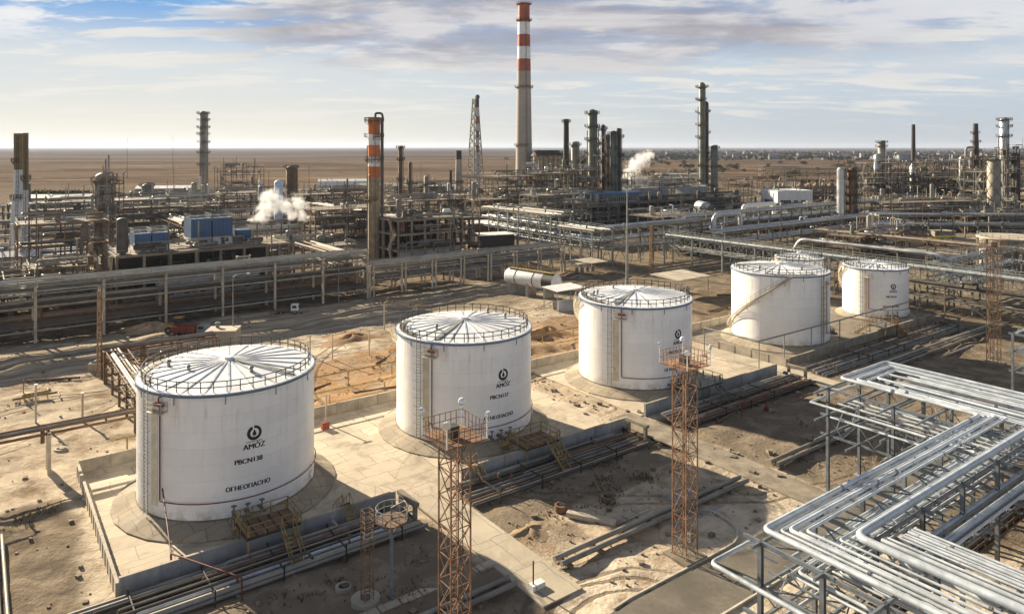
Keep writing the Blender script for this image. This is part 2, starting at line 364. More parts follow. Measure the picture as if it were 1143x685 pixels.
verts = [tuple(W(float(a), float(b), float(c))) for a, b, c in zip(UU.ravel(), WW.ravel(), hgt.ravel())]
ni, nj = UU.shape; idx = np.arange(ni * nj).reshape(ni, nj)
faces = np.stack([idx[:-1, :-1], idx[1:, :-1], idx[1:, 1:], idx[:-1, 1:]], -1).reshape(-1, 4)
me = bpy.data.meshes.new('ground'); me.from_pydata(verts, [], faces.tolist())
ca = me.color_attributes.new('soil', 'FLOAT_COLOR', 'POINT')
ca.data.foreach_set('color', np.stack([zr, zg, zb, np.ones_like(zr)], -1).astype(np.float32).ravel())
me.polygons.foreach_set('use_smooth', [True] * len(me.polygons))
gm = bpy.data.materials.new('sandy_ground'); gm.use_nodes = True; t = NT(gm.node_tree); b = t.n['Principled BSDF']
pos = t.new('ShaderNodeNewGeometry').outputs['Position']; px_, py_, pz_ = t.sep(pos)
att = t.new('ShaderNodeAttribute', attribute_name='soil').outputs['Color']; sr = t.new('ShaderNodeSeparateColor'); t.put(sr.inputs[0], att)
zR, zG, zB = sr.outputs
na = t.noise(pos, .045, 6, .62, .4); nb = t.noise(pos, .30, 6, .65, .3); nc = t.noise(pos, 2.2, 5, .7)
uwv = t.mapping(t.comb(px_, py_, 0.0), (1, 1, 1), (0, 0, -ANG))
stv = t.noise(t.mapping(uwv, (.06, .55, 1)), 1, 6, .68, 0)                                    # wheel ruts and drift lines along the row
c = t.mix(t.sm(na, .34, .64), (.35, .285, .215), (.55, .475, .375))
c = t.mix(t.sm(nb, .46, .68, 0, .75), c, (.66, .57, .445))
c = t.mix(t.sm(nb, .50, .30, 0, .8), c, (.20, .14, .088))
nd = t.noise(pos, .11, 5, .6, .8); c = t.mix(t.sm(nd, .54, .64, 0, .6), c, (.175, .13, .09))
c = t.mix(t.sm(t.math('ADD', zR, t.math('MULTIPLY', t.math('SUBTRACT', nb, .5), 2.0)), .35, .8, 0, .85), c, t.mix(t.sm(nc, .3, .7), (.23, .12, .055), (.46, .28, .14)))
c = t.mix(t.sm(t.math('ADD', zG, t.math('MULTIPLY', t.math('SUBTRACT', nb, .5), 1.2)), .35, .75, 0, .9), c, t.mix(t.sm(stv, .42, .62), (.225, .19, .15), (.48, .405, .305)))
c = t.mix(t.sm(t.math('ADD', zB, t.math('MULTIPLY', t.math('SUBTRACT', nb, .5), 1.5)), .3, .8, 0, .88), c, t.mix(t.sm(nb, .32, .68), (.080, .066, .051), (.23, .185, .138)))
c = t.mix(t.sm(stv, .56, .72, 0, .55), c, (.20, .145, .095))
c = t.mix(t.sm(nc, .52, .70, 0, .45), c, (.16, .12, .08))
# wheel ruts: pairs of worn arcs and lines in the dirt
u0_, w0_ = OX * CA + OY * SA, -OX * SA + OY * CA
wr = t.new('ShaderNodeVectorMath', operation='MULTIPLY_ADD'); t.put(wr.inputs[0], t.comb(nb, nc, 0.0)); wr.inputs[1].default_value = (1.4, .5, 0); t.put(wr.inputs[2], uwv)
rut = None
for (cu, cw, rad) in ((19.5, -46, 6.0), (19.5, -46, 7.7), (20.5, -47, 9.3), (21, -46.5, 11.2), (60, -330, 382), (60, -330, 383.9), (30, 240, 196), (30, 240, 198), (-40, 70, 46), (-40, 70, 48), (-60, 20, 36), (-60, 20, 37.8), (70, 10, 52), (70, 10, 53.8), (90, -80, 44), (90, -80, 45.8), (-45, -70, 52), (-45, -70, 53.8)):
    d = t.new('ShaderNodeVectorMath', operation='DISTANCE'); t.put(d.inputs[0], wr.outputs[0]); d.inputs[1].default_value = (cu + u0_ + .7, cw + w0_ + .25, 0); 
    k = t.sm(t.math('ABSOLUTE', t.math('SUBTRACT', d.outputs['Value'], rad)), .14, .34, 1, 0); rut = k if rut is None else t.math('MAXIMUM', rut, k)
rut = t.math('MULTIPLY', rut, t.sm(na, .40, .55, .15, .75))
c = t.mix(rut, c, (.135, .105, .078))
# the steppe beyond the plant: fields in long bands
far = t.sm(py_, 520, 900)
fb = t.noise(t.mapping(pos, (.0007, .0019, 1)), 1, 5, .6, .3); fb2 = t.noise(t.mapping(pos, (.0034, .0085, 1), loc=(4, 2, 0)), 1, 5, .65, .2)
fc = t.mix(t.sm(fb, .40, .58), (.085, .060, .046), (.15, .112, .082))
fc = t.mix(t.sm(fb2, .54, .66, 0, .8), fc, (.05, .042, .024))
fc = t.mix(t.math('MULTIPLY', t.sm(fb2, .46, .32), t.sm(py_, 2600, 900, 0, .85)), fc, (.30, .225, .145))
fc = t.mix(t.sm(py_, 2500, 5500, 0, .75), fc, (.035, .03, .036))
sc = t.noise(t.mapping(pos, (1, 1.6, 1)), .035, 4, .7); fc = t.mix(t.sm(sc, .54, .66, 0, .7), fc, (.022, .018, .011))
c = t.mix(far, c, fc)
t.put(b.inputs['Base Color'], c); b.inputs['Roughness'].default_value = 1; b.inputs['Specular IOR Level'].default_value = 0
bn = t.new('ShaderNodeBump'); t.put(bn.inputs['Strength'], t.math('MULTIPLY', t.math('SUBTRACT', 1.0, far), .85)); bn.inputs['Distance'].default_value = .25
t.put(bn.inputs['Height'], t.math('SUBTRACT', t.math('ADD', t.math('MULTIPLY', nb, 1.5), t.math('MULTIPLY', nc, .6)), t.math('MULTIPLY', rut, .5))); t.put(b.inputs['Normal'], bn.outputs[0])
me.materials.append(gm)
ground = bpy.data.objects.new('ground', me); COL.objects.link(ground); ground['kind'] = 'structure'

# far air
hm = bpy.data.materials.new('pale_far_haze'); hm.use_nodes = True; t = NT(hm.node_tree); t.n.remove(t.n['Principled BSDF'])
pv = t.new('ShaderNodeVolumePrincipled'); pv.inputs['Color'].default_value = (.56, .64, .80, 1); pv.inputs['Density'].default_value = .000042; pv.inputs['Anisotropy'].default_value = .25
t.l.new(pv.outputs[0], t.n['Material Output'].inputs['Volume'])
hz = MB().box(-45000, 45000, -20000, 45000, -2.5, 190).build("haze", hm, None, False); hz["kind"] = "stuff"
# ---------------------------------------------------------------- roads, aprons
def sheet(name, mat, u0, u1, w0, w1, z, th=.12, kind='structure'):
    return struct(name, MB().box(0, u1 - u0, 0, w1 - w0, -th, 0), mat, kind, W(u0, w0, z), ANG)
sheet('apron', M['apron'], -13.2, 21.8, -15.2, 14.2, .06)
sheet('apron', M['apron'], 21.9, 49.5, -14.9, 14.2, .065)
sheet('apron', M['apron'], 54.6, 88.2, -12.8, 14.2, .06)
sheet('apron', M['conc_dark'], 93.6, 157, -11.2, 14.2, .06)
sheet('concrete_road', M['road_slab'], 15.4, 19.9, -38.6, -15.25, .08, .2)
sheet('concrete_road', M['conc_dark'], 50.0, 54.5, -42.4, -11, .075, .2)
sheet('concrete_road', M['road_slab'], 88.3, 92.6, -24, 6, .08, .2)
sheet('asphalt_road', M['asphalt'], -90, 170, -48.2, -42.6, .03, .2)
def kerb(pts, name='kerb'):
    m = MB(); o = W(*pts[0])
    for a, b in zip(pts, pts[1:]): m.beam(Vector((a[0] - pts[0][0], a[1] - pts[0][1], .06)), Vector((b[0] - pts[0][0], b[1] - pts[0][1], .06)), .18, .2)
    struct(name, m, M['kerb'], 'structure', Vector((o.x, o.y, 0)), ANG)
kerb([(20.0, -42.4)] + [(22 + 0.5 * i, -42.2) for i in range(28)] + [(36 + 4.2 * math.sin(a), -38 - 4.2 * math.cos(a)) for a in (.2, .5, .8, 1.1, 1.4, 1.57)] + [(40.2, -34.5)])
kerb([(-60, -48.4), (60, -48.4)])

# ---------------------------------------------------------------- lettering
def text_mesh(body, size):
    cu = bpy.data.curves.new('lettering', 'FONT'); cu.body = body; cu.size = size; cu.align_x = 'CENTER'; cu.fill_mode = 'FRONT'; cu.offset = 0
    o = bpy.data.objects.new('lettering', cu); COL.objects.link(o)
    dg = bpy.context.evaluated_depsgraph_get(); me = o.evaluated_get(dg).to_mesh()
    vs = [tuple(v.co) for v in me.vertices]; fs = [tuple(p.vertices) for p in me.polygons]
    o.evaluated_get(dg).to_mesh_clear(); bpy.data.objects.remove(o); bpy.data.curves.remove(cu)
    return vs, fs
def wrap(mb, vs, fs, R, a0, z, sx=1.0):
    mb._add([((R) * math.cos(a0 + x * sx / R), (R) * math.sin(a0 + x * sx / R), z + y) for x, y, _ in vs], fs)
def emblem(mb, R, a0, z, r):
    P = lambda x, y: ((R) * math.cos(a0 + x / R), (R) * math.sin(a0 + x / R), z + y)
    n = 28
    for k in range(n):                               # open ring with a drop in it
        b0 = 1.9 + 6.0 * k / n; b1 = 1.9 + 6.0 * (k + 1) / n; w0 = .54 + .12 * k / n; w1 = .54 + .12 * (k + 1) / n
        mb._add([P(r * math.cos(b0), r * math.sin(b0)), P(r * math.cos(b1), r * math.sin(b1)), P(r * w1 * math.cos(b1), r * w1 * math.sin(b1)), P(r * w0 * math.cos(b0), r * w0 * math.sin(b0))], [(0, 1, 2, 3)])
    d = [(0, .52), (.16, .2), (.27, -.08), (.22, -.3), (0, -.4), (-.22, -.3), (-.27, -.08), (-.16, .2)]
    mb._add([P(r * x, r * y) for x, y in d], [tuple(range(8))])
    for q in range(3): mb._add([P(r * x, r * y) for x, y in ((-.45 + .3 * q, -.62), (-.25 + .3 * q, -.62), (-.25 + .3 * q, -.48), (-.45 + .3 * q, -.48))], [(0, 1, 2, 3)])

# ---------------------------------------------------------------- storage tanks
def tank(u, w, R, H, label, number=None, ladder=R_(-160), text_a=R_(-90), stair=(R_(-205), R_(-300)), skirt=2.5, z0=.9, ribs=24, rusty=False, red_box=True):
    t = thing('storage_tank', label, 'storage tank', u, w, 0, 0, 'white storage tanks in the row')
    g = lambda r, a, z: Vector((r * math.cos(a), r * math.sin(a), z))
    m = MB()
    m.spin((0, 0, z0), (0, 0, 1), [(0, R)] + [(H * k / 8, R) for k in range(1, 9)] + [(H, R)], 96, False)
    m.build('shell', M['tank'], t)
    MB().annulus(R, R + .05, z0 + .02, z0 + .16, 64).build('base_ring', M['conc_dark'], t)
    MB().spin((0, 0, .02), (0, 0, 1), [(0, R + skirt), (.18, R + skirt), (z0 + .0, R + .25), (z0, 0)], 26).build('footing', M['skirt'], t, False)
    zt = z0 + H
    MB().spin((0, 0, zt), (0, 0, 1), [(0, R + .06), (.12, R + .02), (.30, R * .82), (.62, R * .5), (1.0, .5), (1.02, 0)], 72).build('roof', M['roof'], t)
    rb = MB()
    for k in range(ribs):
        a = 2 * math.pi * k / ribs; rr = [(R * .97, .12), (R * .82, .34), (R * .5, .66), (.5, 1.04)]
        for (r0, h0), (r1, h1) in zip(rr, rr[1:]): rb.beam(g(r0, a, zt + h0), g(r1, a, zt + h1), .2, .12)
    rb.build('roof_rib', M['rib'], t)
    MB().cyl(0, 0, zt + .95, zt + 1.35, .55, .5, 16).build('roof_hatch', M['roof'], t)
    vr = random.Random(int(u * 10)); va = vr.uniform(0, 6.28)
    for k in range(3): q = g(R * vr.uniform(.35, .8), vr.uniform(0, 6.28), zt + .3); MB().cyl(q.x, q.y, q.z, q.z + .75, .18, n=10).cyl(q.x, q.y, q.z + .75, q.z + .95, .32, .12, 10).build('roof_vent', M['steel_pale'], t)
    wk = MB(); ca, sa = math.cos(va), math.sin(va)
    wk.beam((ca * .8, sa * .8, zt + 1.12), (ca * R * .92, sa * R * .92, zt + .34), .7, .05)
    wk.build('roof_walkway', M['steel_pale'], t, False)
    MB().annulus(R + .01, R + .2, zt - .2, zt + .1, 72).build('rim_girder', M['rim'], t)
    MB().ring_rail(R - .45, zt + .1, 1.15, 44, .042).build('roof_railing', M['rail_dark'], t)
    MB().annulus(R - 1.35, R - .4, zt + .22, zt + .27, 20, stair[0] - .5, stair[0] + .6).build('roof_walkway', M['steel'], t)
    for k in range(5):
        a = text_a - 1.4 + .55 * k
        MB().beam(g(R + .06, a, zt - 1.0), g(R + .06, a, zt - .1), .07).build('rim_bracket', M['rim'], t)
    # caged ladder with its landing and foam chamber
    lm = MB()
    for s in (-.035, .035): lm.beam(g(R + .38, ladder + s, z0 + .2), g(R + .38, ladder + s, zt + .9), .07)
    k = z0 + .4
    while k < zt: lm.beam(g(R + .38, ladder - .035, k), g(R + .38, ladder + .035, k), .05); k += .4
    for z in np.arange(z0 + 2.4, zt, 1.1):
        ps = [g(R + .4 + .55 * math.sin(q), ladder + .075 * math.cos(q), z) for q in np.linspace(0, math.pi, 6)]
        for p, q in zip(ps, ps[1:]): lm.beam(p, q, .04)
    lm.build('caged_ladder', M['steel_pale'], t)
    la = ladder + .16
    MB().annulus(R, R + 1.0, zt - 1.75, zt - 1.68, 4, la - .07, la + .13).build('landing', M['tank_rusty'], t)
    rl = MB()
    ps = [g(R + .05, la + .13, zt - 1.68), g(R + 1, la + .13, zt - 1.68), g(R + 1, la - .07, zt - 1.68), g(R + .05, la - .07, zt - 1.68)]
    for p, q in zip(ps, ps[1:]):
        for hh in (.5, 1.0): rl.beam(p + Vector((0, 0, hh)), q + Vector((0, 0, hh)), .05)
        rl.beam(p, p + Vector((0, 0, 1)), .05)
    rl.build('landing_railing', M['tank_rusty'], t)
    if red_box:
        ff = MB().drum(g(R + .35, la - .02, zt - 1.0), g(R + .35, la + .11, zt - 1.0), .22, 10); ff.tube([g(R + .35, la + .04, zt - 1), g(R + .35, la + .04, zt - .3), g(R - .1, la + .04, zt - .25)], .1)
        ff.build('foam_chamber', M['red'], t)
    fp = MB().tube([g(R + .18, la + .04, zt - 1.2), g(R + .18, la + .04, z0 + 2.0)], .075, 8)
    fp.build('foam_riser', M['red_line'], t)
    ring = MB(); ring.tube([g(R + .18, la + .04 + (text_a + 1.5 - la) * k / 40, z0 + 1.9) for k in range(41)], .055, 6)
    for k in range(2, 40, 4): a = la + .04 + (text_a + 1.5 - la) * k / 40; ring.beam(g(R, a, z0 + 1.86), g(R + .2, a, z0 + 1.86), .06)
    ring.build('cooling_ring', M['red_line'], t)
    MB().annulus(R + .004, R + .02, z0 + 1.2, zt - 1.9, 4, ladder + .045, la - .01).build('rust_streak', M['stain'], t)
    # helical stair on the shell
    a0, a1 = stair; st = MB(); rl = MB(); n = 56; zz = lambda k: zt + .1 - (H - .6) * k / n; aa = lambda k: a0 + (a1 - a0) * k / n
    for k in range(n): st.annulus(R + .06, R + .92, zz(k) - .04, zz(k), 1, min(aa(k), aa(k + 1)), max(aa(k), aa(k + 1)))
    for r in (R + .06, R + .92):
        for k in range(n): st.beam(g(r, aa(k), zz(k) - .1), g(r, aa(k + 1), zz(k + 1) - .1), .06, .22)
    for k in range(n):
        for hh in (.5, 1.05): rl.beam(g(R + .92, aa(k), zz(k) + hh), g(R + .92, aa(k + 1), zz(k + 1) + hh), .05)
        if k % 3 == 0: rl.beam(g(R + .92, aa(k), zz(k)), g(R + .92, aa(k), zz(k) + 1.05), .05)
    for k in range(4, n, 8): st.beam(g(R, aa(k), zz(k) - 1.1), g(R + .9, aa(k), zz(k) - .12), .07)
    st.build('helical_stair', M['tank_rusty'] if not rusty else M['conc_pale'], t); rl.build('stair_railing', M['tank_rusty'] if not rusty else M['conc_pale'], t)
    # valves on the nozzle side
    for q, (da, hh, rr) in enumerate(((-.17, .7, .13), (-.04, .65, .17), (.1, .7, .12))):
        p = g(R, text_a + da - .05, z0 + hh); e = g(R + 1.6, text_a + da - .05, z0 + hh); v = MB().spin(p, e - p, [(0, rr * 1.5), (.12, rr * 1.5), (.12, rr), (.6, rr), (.6, rr * 1.6), (.7, rr * 1.6), (.7, rr * 1.1), (1.0, rr * 1.1), (1.0, rr * 1.6), (1.1, rr * 1.6), (1.1, rr), (1.6, rr)], 12)
        c = p.lerp(e, .53); v.cyl(c.x, c.y, c.z, c.z + .9, .09); v.spin(c + Vector((0, 0, .9)), (0, 0, 1), [(0, .28), (.05, .28)], 12)
        v.build('valve', M['steel'], t)
    MB().spin(g(R - .02, text_a + .9, z0 + .9), g(1, text_a + .9, 0), [(0, .42), (.18, .42), (.18, .5), (.26, .5)], 16).build('manhole', M['tank'], t)
    if number:
        Rt = R + .014; e = MB(); emblem(e, Rt, text_a, 9.55 / 13.2 * H, .78 * H / 13.2); e.build('emblem', M['black'], t, False)
        k = H / 13.2
        for body, size, z in (('AMÓZ', .80, 7.9), (number, .72, 6.5), ('ОГНЕОПАСНО', .66, 3.8)):
            vs, fs = text_mesh(body, size * k); l = MB()
            for q in (-.035, 0, .035): wrap(l, [(x + q, y, 0) for x, y, _ in vs], fs, Rt + q * .05, text_a - (.06 if body != 'AMÓZ' else 0), z * k, 1.0)
            l.build('lettering', M['black'], t, False)
        l = MB()
        for s in range(9): x0 = -.85 + .19 * s; l._add([(Rt * math.cos(text_a + x * k / Rt), Rt * math.sin(text_a + x * k / Rt), (8.62 + y) * k) for x, y in ((x0, 0), (x0 + .14, 0), (x0 + .14, .09), (x0, .09))], [(0, 1, 2, 3)])
        l.build('lettering', M['black'], t, False)
    return t
tank(0, 0, 9.5, 12.9, 'white storage tank lettered 138, the nearest and largest in view, standing in the walled yard', 'PBCN138')
tank(32.4, .2, 9.5, 12.9, 'white storage tank lettered 137, second of the big row, behind the nearest rusty floodlight mast', 'PBCN137')
tank(67, .2, 9.5, 12.9, 'white storage tank lettered 136, third of the row, with the far floodlight mast before it', 'PBCN136')
tank(109.3, .1, 9.5, 13.4, 'unlettered white storage tank with a cream stair climbing across its front', None, R_(-95), R_(-40), (R_(-134), R_(-236)), 2.2, .9, rusty=True, red_box=False)
tank(146.5, -.7, 7.0, 10.8, 'smallest lettered white storage tank, at the far end of the row', 'PBCN135', R_(-175), R_(-121), (R_(-215), R_(-300)), 1.6, .6, red_box=False)
tank(150, 21, 6.0, 10.0, 'white tank almost hidden behind the unlettered tank, only its railed roof showing', None, R_(-60), R_(-90), (R_(-200), R_(-300)), 1.0, .5)

# ---------------------------------------------------------------- yard walls
def wall(label, u0, w0, u1, w1, h, mat, th=.22, name='yard_wall', post=3.0, z=0, group='low yard walls'):
    L = math.hypot(u1 - u0, w1 - w0); rot = math.atan2(w1 - w0, u1 - u0)
    t = thing(name, label, 'wall', u0, w0, z, rot, group)
    MB().box(0, L, -th / 2, th / 2, -.3, h).build('wall_panel', mat, t)
    MB().box(-.02, L + .02, -th / 2 - .03, th / 2 + .03, h + .003, h + .09).build('coping', M['conc_pale'], t)
    n = max(1, int(L / post))
    for k in range(n + 1): MB().box(k * L / n - .11, k * L / n + .11, -th / 2 - .06, th / 2 + .06, -.3, h + .1).build('pilaster', mat, t)
    return t
wall('low white slab wall on the side of the nearest tank yard facing the dark soil', -13.6, -15.4, -13.6, 13.8, 1.25, M['conc_pale'], post=1.6)
wall('weathered tan rear wall behind the tank lettered 138', -13.4, 14.4, 19.5, 14.6, 1.5, M['conc'])
wall('tan rear wall behind the tanks lettered 137 and 136', 19.8, 14.6, 88, 14.5, 1.5, M['conc'])
wall('shaded grey front wall of the yard of the tank lettered 138', -13.4, -15.5, 13.2, -15.5, 1.7, M['conc_blue'])
wall('shaded grey front wall of the yard of the tank lettered 137', 22.2, -15.2, 49.4, -15.2, 1.7, M['conc_blue'])
wall('grey front wall of the yard of the tank lettered 136', 55.2, -13.2, 87.8, -13.2, 1.7, M['conc_blue'])
wall('long tan wall before the unlettered tank and the smallest lettered tank', 93.4, -12, 150, -11.6, 1.5, M['conc'])
wall('short tan wall beside the concrete road at the unlettered tank', 93.2, -11.7, 93.2, 3, 1.3, M['conc'])
wall('rear tan wall behind the unlettered tank', 93.4, 15, 150, 15.2, 1.4, M['conc'])

# ---------------------------------------------------------------- pipe bundles on sleepers in the trenches
def bundle(label, paths, rad, mats, z, u0=0, w0=0, sleepers=None, group='pipe bundles in the trenches', name='pipe_bundle', cat='pipe bundle'):
    """paths: lists of (u, w[, dz]) from u0,w0"""
    t = thing(name, label, cat, u0, w0, 0, 0, group)
    for i, p in enumerate(paths):
        r = rad[i % len(rad)]
        MB().tube([Vector((q[0], q[1], z + r + (q[2] if len(q) > 2 else 0))) for q in p], r, 10, r * 3).build('pipe', M[mats[i % len(mats)]], t)
    for (a, b, c, d) in sleepers or []:
        MB().box(a - .15, a + .15, b, c, -.6, d).build('sleeper', M['conc_dark'], t)
    return t
def trench(label, ua, ub, w_front, mats, seed):
    rr = random.Random(seed); n = 8; ps = []; rad = []
    for k in range(n):
        w = w_front - 3.4 + k * .56; e = ub - .6 * k * (1 if k % 2 else .4)
        dz = .45 if k >= 6 else (.2 if k >= 4 else 0)
        ps.append([(-30 if ua < 0 else 0, w, dz), ((ub - ua) * .35, w, dz), (e - ua, w, dz)] + ([(e - ua, w_front + 1.5, dz), (e - ua, w_front + 1.5, .2), ] if k in (2, 4, 6) else []))
        rad.append(rr.choice((.13, .17, .22, .27, .3)))
    t = bundle(label, ps, rad, mats, -.05, ua, 0, [(x, w_front - 3.9, w_front + .9, -.05) for x in np.arange(2, ub - ua - 2, 5.0)])
    fr = MB()
    for x in np.arange(3, ub - ua - 1, 6.0):
        for w in (w_front - 3.9, w_front + .8): fr.beam((x, w, -.4), (x, w, 1.3), .12)
        fr.beam((x, w_front - 3.9, .95), (x, w_front + .8, .95), .1, .14)
    fr.build('pipe_support', M['steel_dark'], t)
    tr = random.Random(seed + 50); L = ub - ua
    for k in range(5):
        a = tr.uniform(2, L * .5); e = tr.uniform(a + 6, L - 1); w = w_front - 3.4 + tr.uniform(0, 3.6); zz = tr.uniform(.7, 1.25)
        MB().tube([(a, w, -.1), (a, w, zz), (e, w, zz), (e, w + tr.choice((-1, 1)) * 1.2, zz), (e, w, .0)][:4], tr.choice((.07, .1, .14)), 8, .3).build('pipe', M[tr.choice(('pipe_rust', 'pipe_dark', 'lagging'))], t)
    for k in range(3):
        x = tr.uniform(3, L - 3); v = MB().cyl(x, w_front - tr.uniform(0, 3), .2, 1.3, .12, n=8); v.build('valve_stem', M['pipe_rust'], t)
    g_ = MB().box(L - .9, L - .5, w_front - 2.2, w_front - 1.8, -.4, 1.7).box(L - .9, L - .5, w_front + .9, w_front + 1.3, -.4, 1.7).box(L - 1.0, L - .4, w_front - 2.4, w_front + 1.5, 1.703, 2.1)
    g_.build('end_portal', M['conc_dark'], t, False)
    return t
trench('shaded pipe bundle in the trench before the tank lettered 138', -22, 14.2, -17.6, ('pipe_grey', 'lagging', 'pipe_dark', 'galv', 'pipe_grey', 'pipe_dark'), 1)
trench('brown pipe bundle in the trench before the tank lettered 137', 20.4, 49.4, -17.3, ('pipe_dark', 'lagging', 'pipe_rust', 'pipe_grey', 'lagging', 'pipe_dark'), 2)
trench('dark pipe bundle in the trench before the tank lettered 136', 56, 89.4, -16.2, ('pipe_dark', 'pipe_rust', 'pipe_grey', 'lagging'), 3)
trench('pipe bundle in the trench before the unlettered tank and the far small tank', 93.5, 150, -15.6, ('lagging', 'pipe_grey', 'pipe_dark', 'pipe_pale'), 4)
def pair(label, u0, u1, w):
    return bundle(label, [[(0, 0), (u1 - u0, 0)], [(0, -1.05), (u1 - u0, -1.05)], [(0, -.5, -.1), (u1 - u0, -.5, -.1)]], (.26, .26, .1), ('lagging', 'pipe_grey', 'pipe_dark'), .3, u0, w,
                  [(x, -1.5, .4, .3) for x in np.arange(1, u1 - u0, 4.0)], 'twin ground pipes on sleepers')
pair('twin dark ground pipes crossing the shade near the rusty mast foot', -30, 15.0, -34.2)
pair('twin dark ground pipes on the sunlit sand between the two roads', 20.2, 48.6, -34.3)
pair('twin dark ground pipes between the side road and the bright pipe rack', 55, 72, -34.0)
bundle('pair of pale pipes along the dark soil beside the nearest tank yard', [[(0, 0), (0, -60)], [(.6, 0), (.6, -60)]], (.2, .16), ('pipe_pale', 'lagging'), .3, -22, 2, [(0, -60, -59.5, .3)])
bundle('pipes lying between the overhead fire line and the grey ground by the lattice mast', [[(0, 0), (62, 0)], [(0, 1.1), (60, 1.1)], [(0, 2.0), (64, 2.0)]], (.22, .16, .25), ('lagging', 'pipe_grey', 'pipe_pale'), .4, 96, -24, [(x, -.6, 2.6, .4) for x in range(2, 60, 6)])

# stair platforms over the walls
def platform(label, u, w, mat, roofed=True):
    t = thing('valve_platform', label, 'platform', u, w, 0, 0, 'stair platforms over the yard walls'); t.scale = (1.25, 1.25, 1.15)
    for x in (-1.9, 1.9):
        for y in (-1.3, 1.3): MB().beam((x, y, -.3), (x, y, 3.0), .14).build('post', M[mat], t)
    MB().box(-2.1, 2.1, -1.5, 1.5, 2.0, 2.12).build('deck', M['steel_dark'], t)
    MB().rail([(-2.1, -1.5, 2.12), (2.1, -1.5, 2.12), (2.1, 1.5, 2.12), (-2.1, 1.5, 2.12)], 1.05, 1.2, .03, True).build('railing', M[mat], t)
    if roofed:
        m = MB()
        for k in range(5): m.box(-2.0 + k * .82, -2.0 + k * .82 + .66, -1.4, 1.4, 2.125, 2.2)
        m.build('deck_plank', M['pipe_rust'] if mat == 'yellow' else M['steel_pale'], t)
    for sgn, x in ((1, -1.2), (-1, 1.0)):
        m = MB()
        for e in (-.45, .45): m.beam((x + e, sgn * 1.5, 2.1), (x + e, sgn * 4.0, .1), .08, .2)
        for k in range(9): m.box(x - .45, x + .45, sgn * (1.5 + k * .28) - .12, sgn * (1.5 + k * .28) + .12, 1.95 - k * .235, 1.99 - k * .235)
        m.build('stair', M[mat], t)
        r = MB()
        for e in (-.48, .48):
            r.beam((x + e, sgn * 1.5, 3.15), (x + e, sgn * 4.0, 1.15), .05)
            for k in range(4): r.beam((x + e, sgn * (1.5 + k * .82), 2.1 - k * .66), (x + e, sgn * (1.5 + k * .82), 3.15 - k * .66), .05)
        r.build('stair_railing', M[mat], t)
    return t
platform('yellow railed platform with grey planks over the wall at the tank lettered 138', -.5, -15.4, 'yellow')
platform('yellow railed platform with rusty planks over the wall at the tank lettered 137', 33.0, -15.1, 'yellow')
platform('small stair platform over the wall at the tank lettered 136', 68, -13.2, 'steel')
platform('dark stair platform over the wall at the far small tank', 128, -11.8, 'orange_rust')
def stile(label, u, w, mat):
    t = thing('wall_stile', label, 'steps', u, w, 0, 0, 'yellow stiles over the yard walls')
    for s in (-1, 1):
        m = MB()
        for e in (-.4, .4): m.beam((e, 0, 2.05), (e, s * 2.4, 0), .07, .18)
        for k in range(8): m.box(-.4, .4, s * .3 * k - .12, s * .3 * k + .12, 1.98 - .25 * k, 2.02 - .25 * k)
        m.build('stair', M[mat], t)
        r = MB()
        for e in (-.42, .42):
            r.beam((e, 0, 3.1), (e, s * 2.4, 1.05), .05)
            for k in range(4): r.beam((e, s * .8 * k, 2.05 - .68 * k), (e, s * .8 * k, 3.1 - .68 * k), .05)
        r.build('railing', M[mat], t)
stile('yellow stile over the shaded wall near the end of the nearest pipe bundle', 7.6, -15.5, 'yellow')
stile('pale yellow stile over the wall beside the concrete road before the tank lettered 137', 23.8, -15.2, 'yellow')

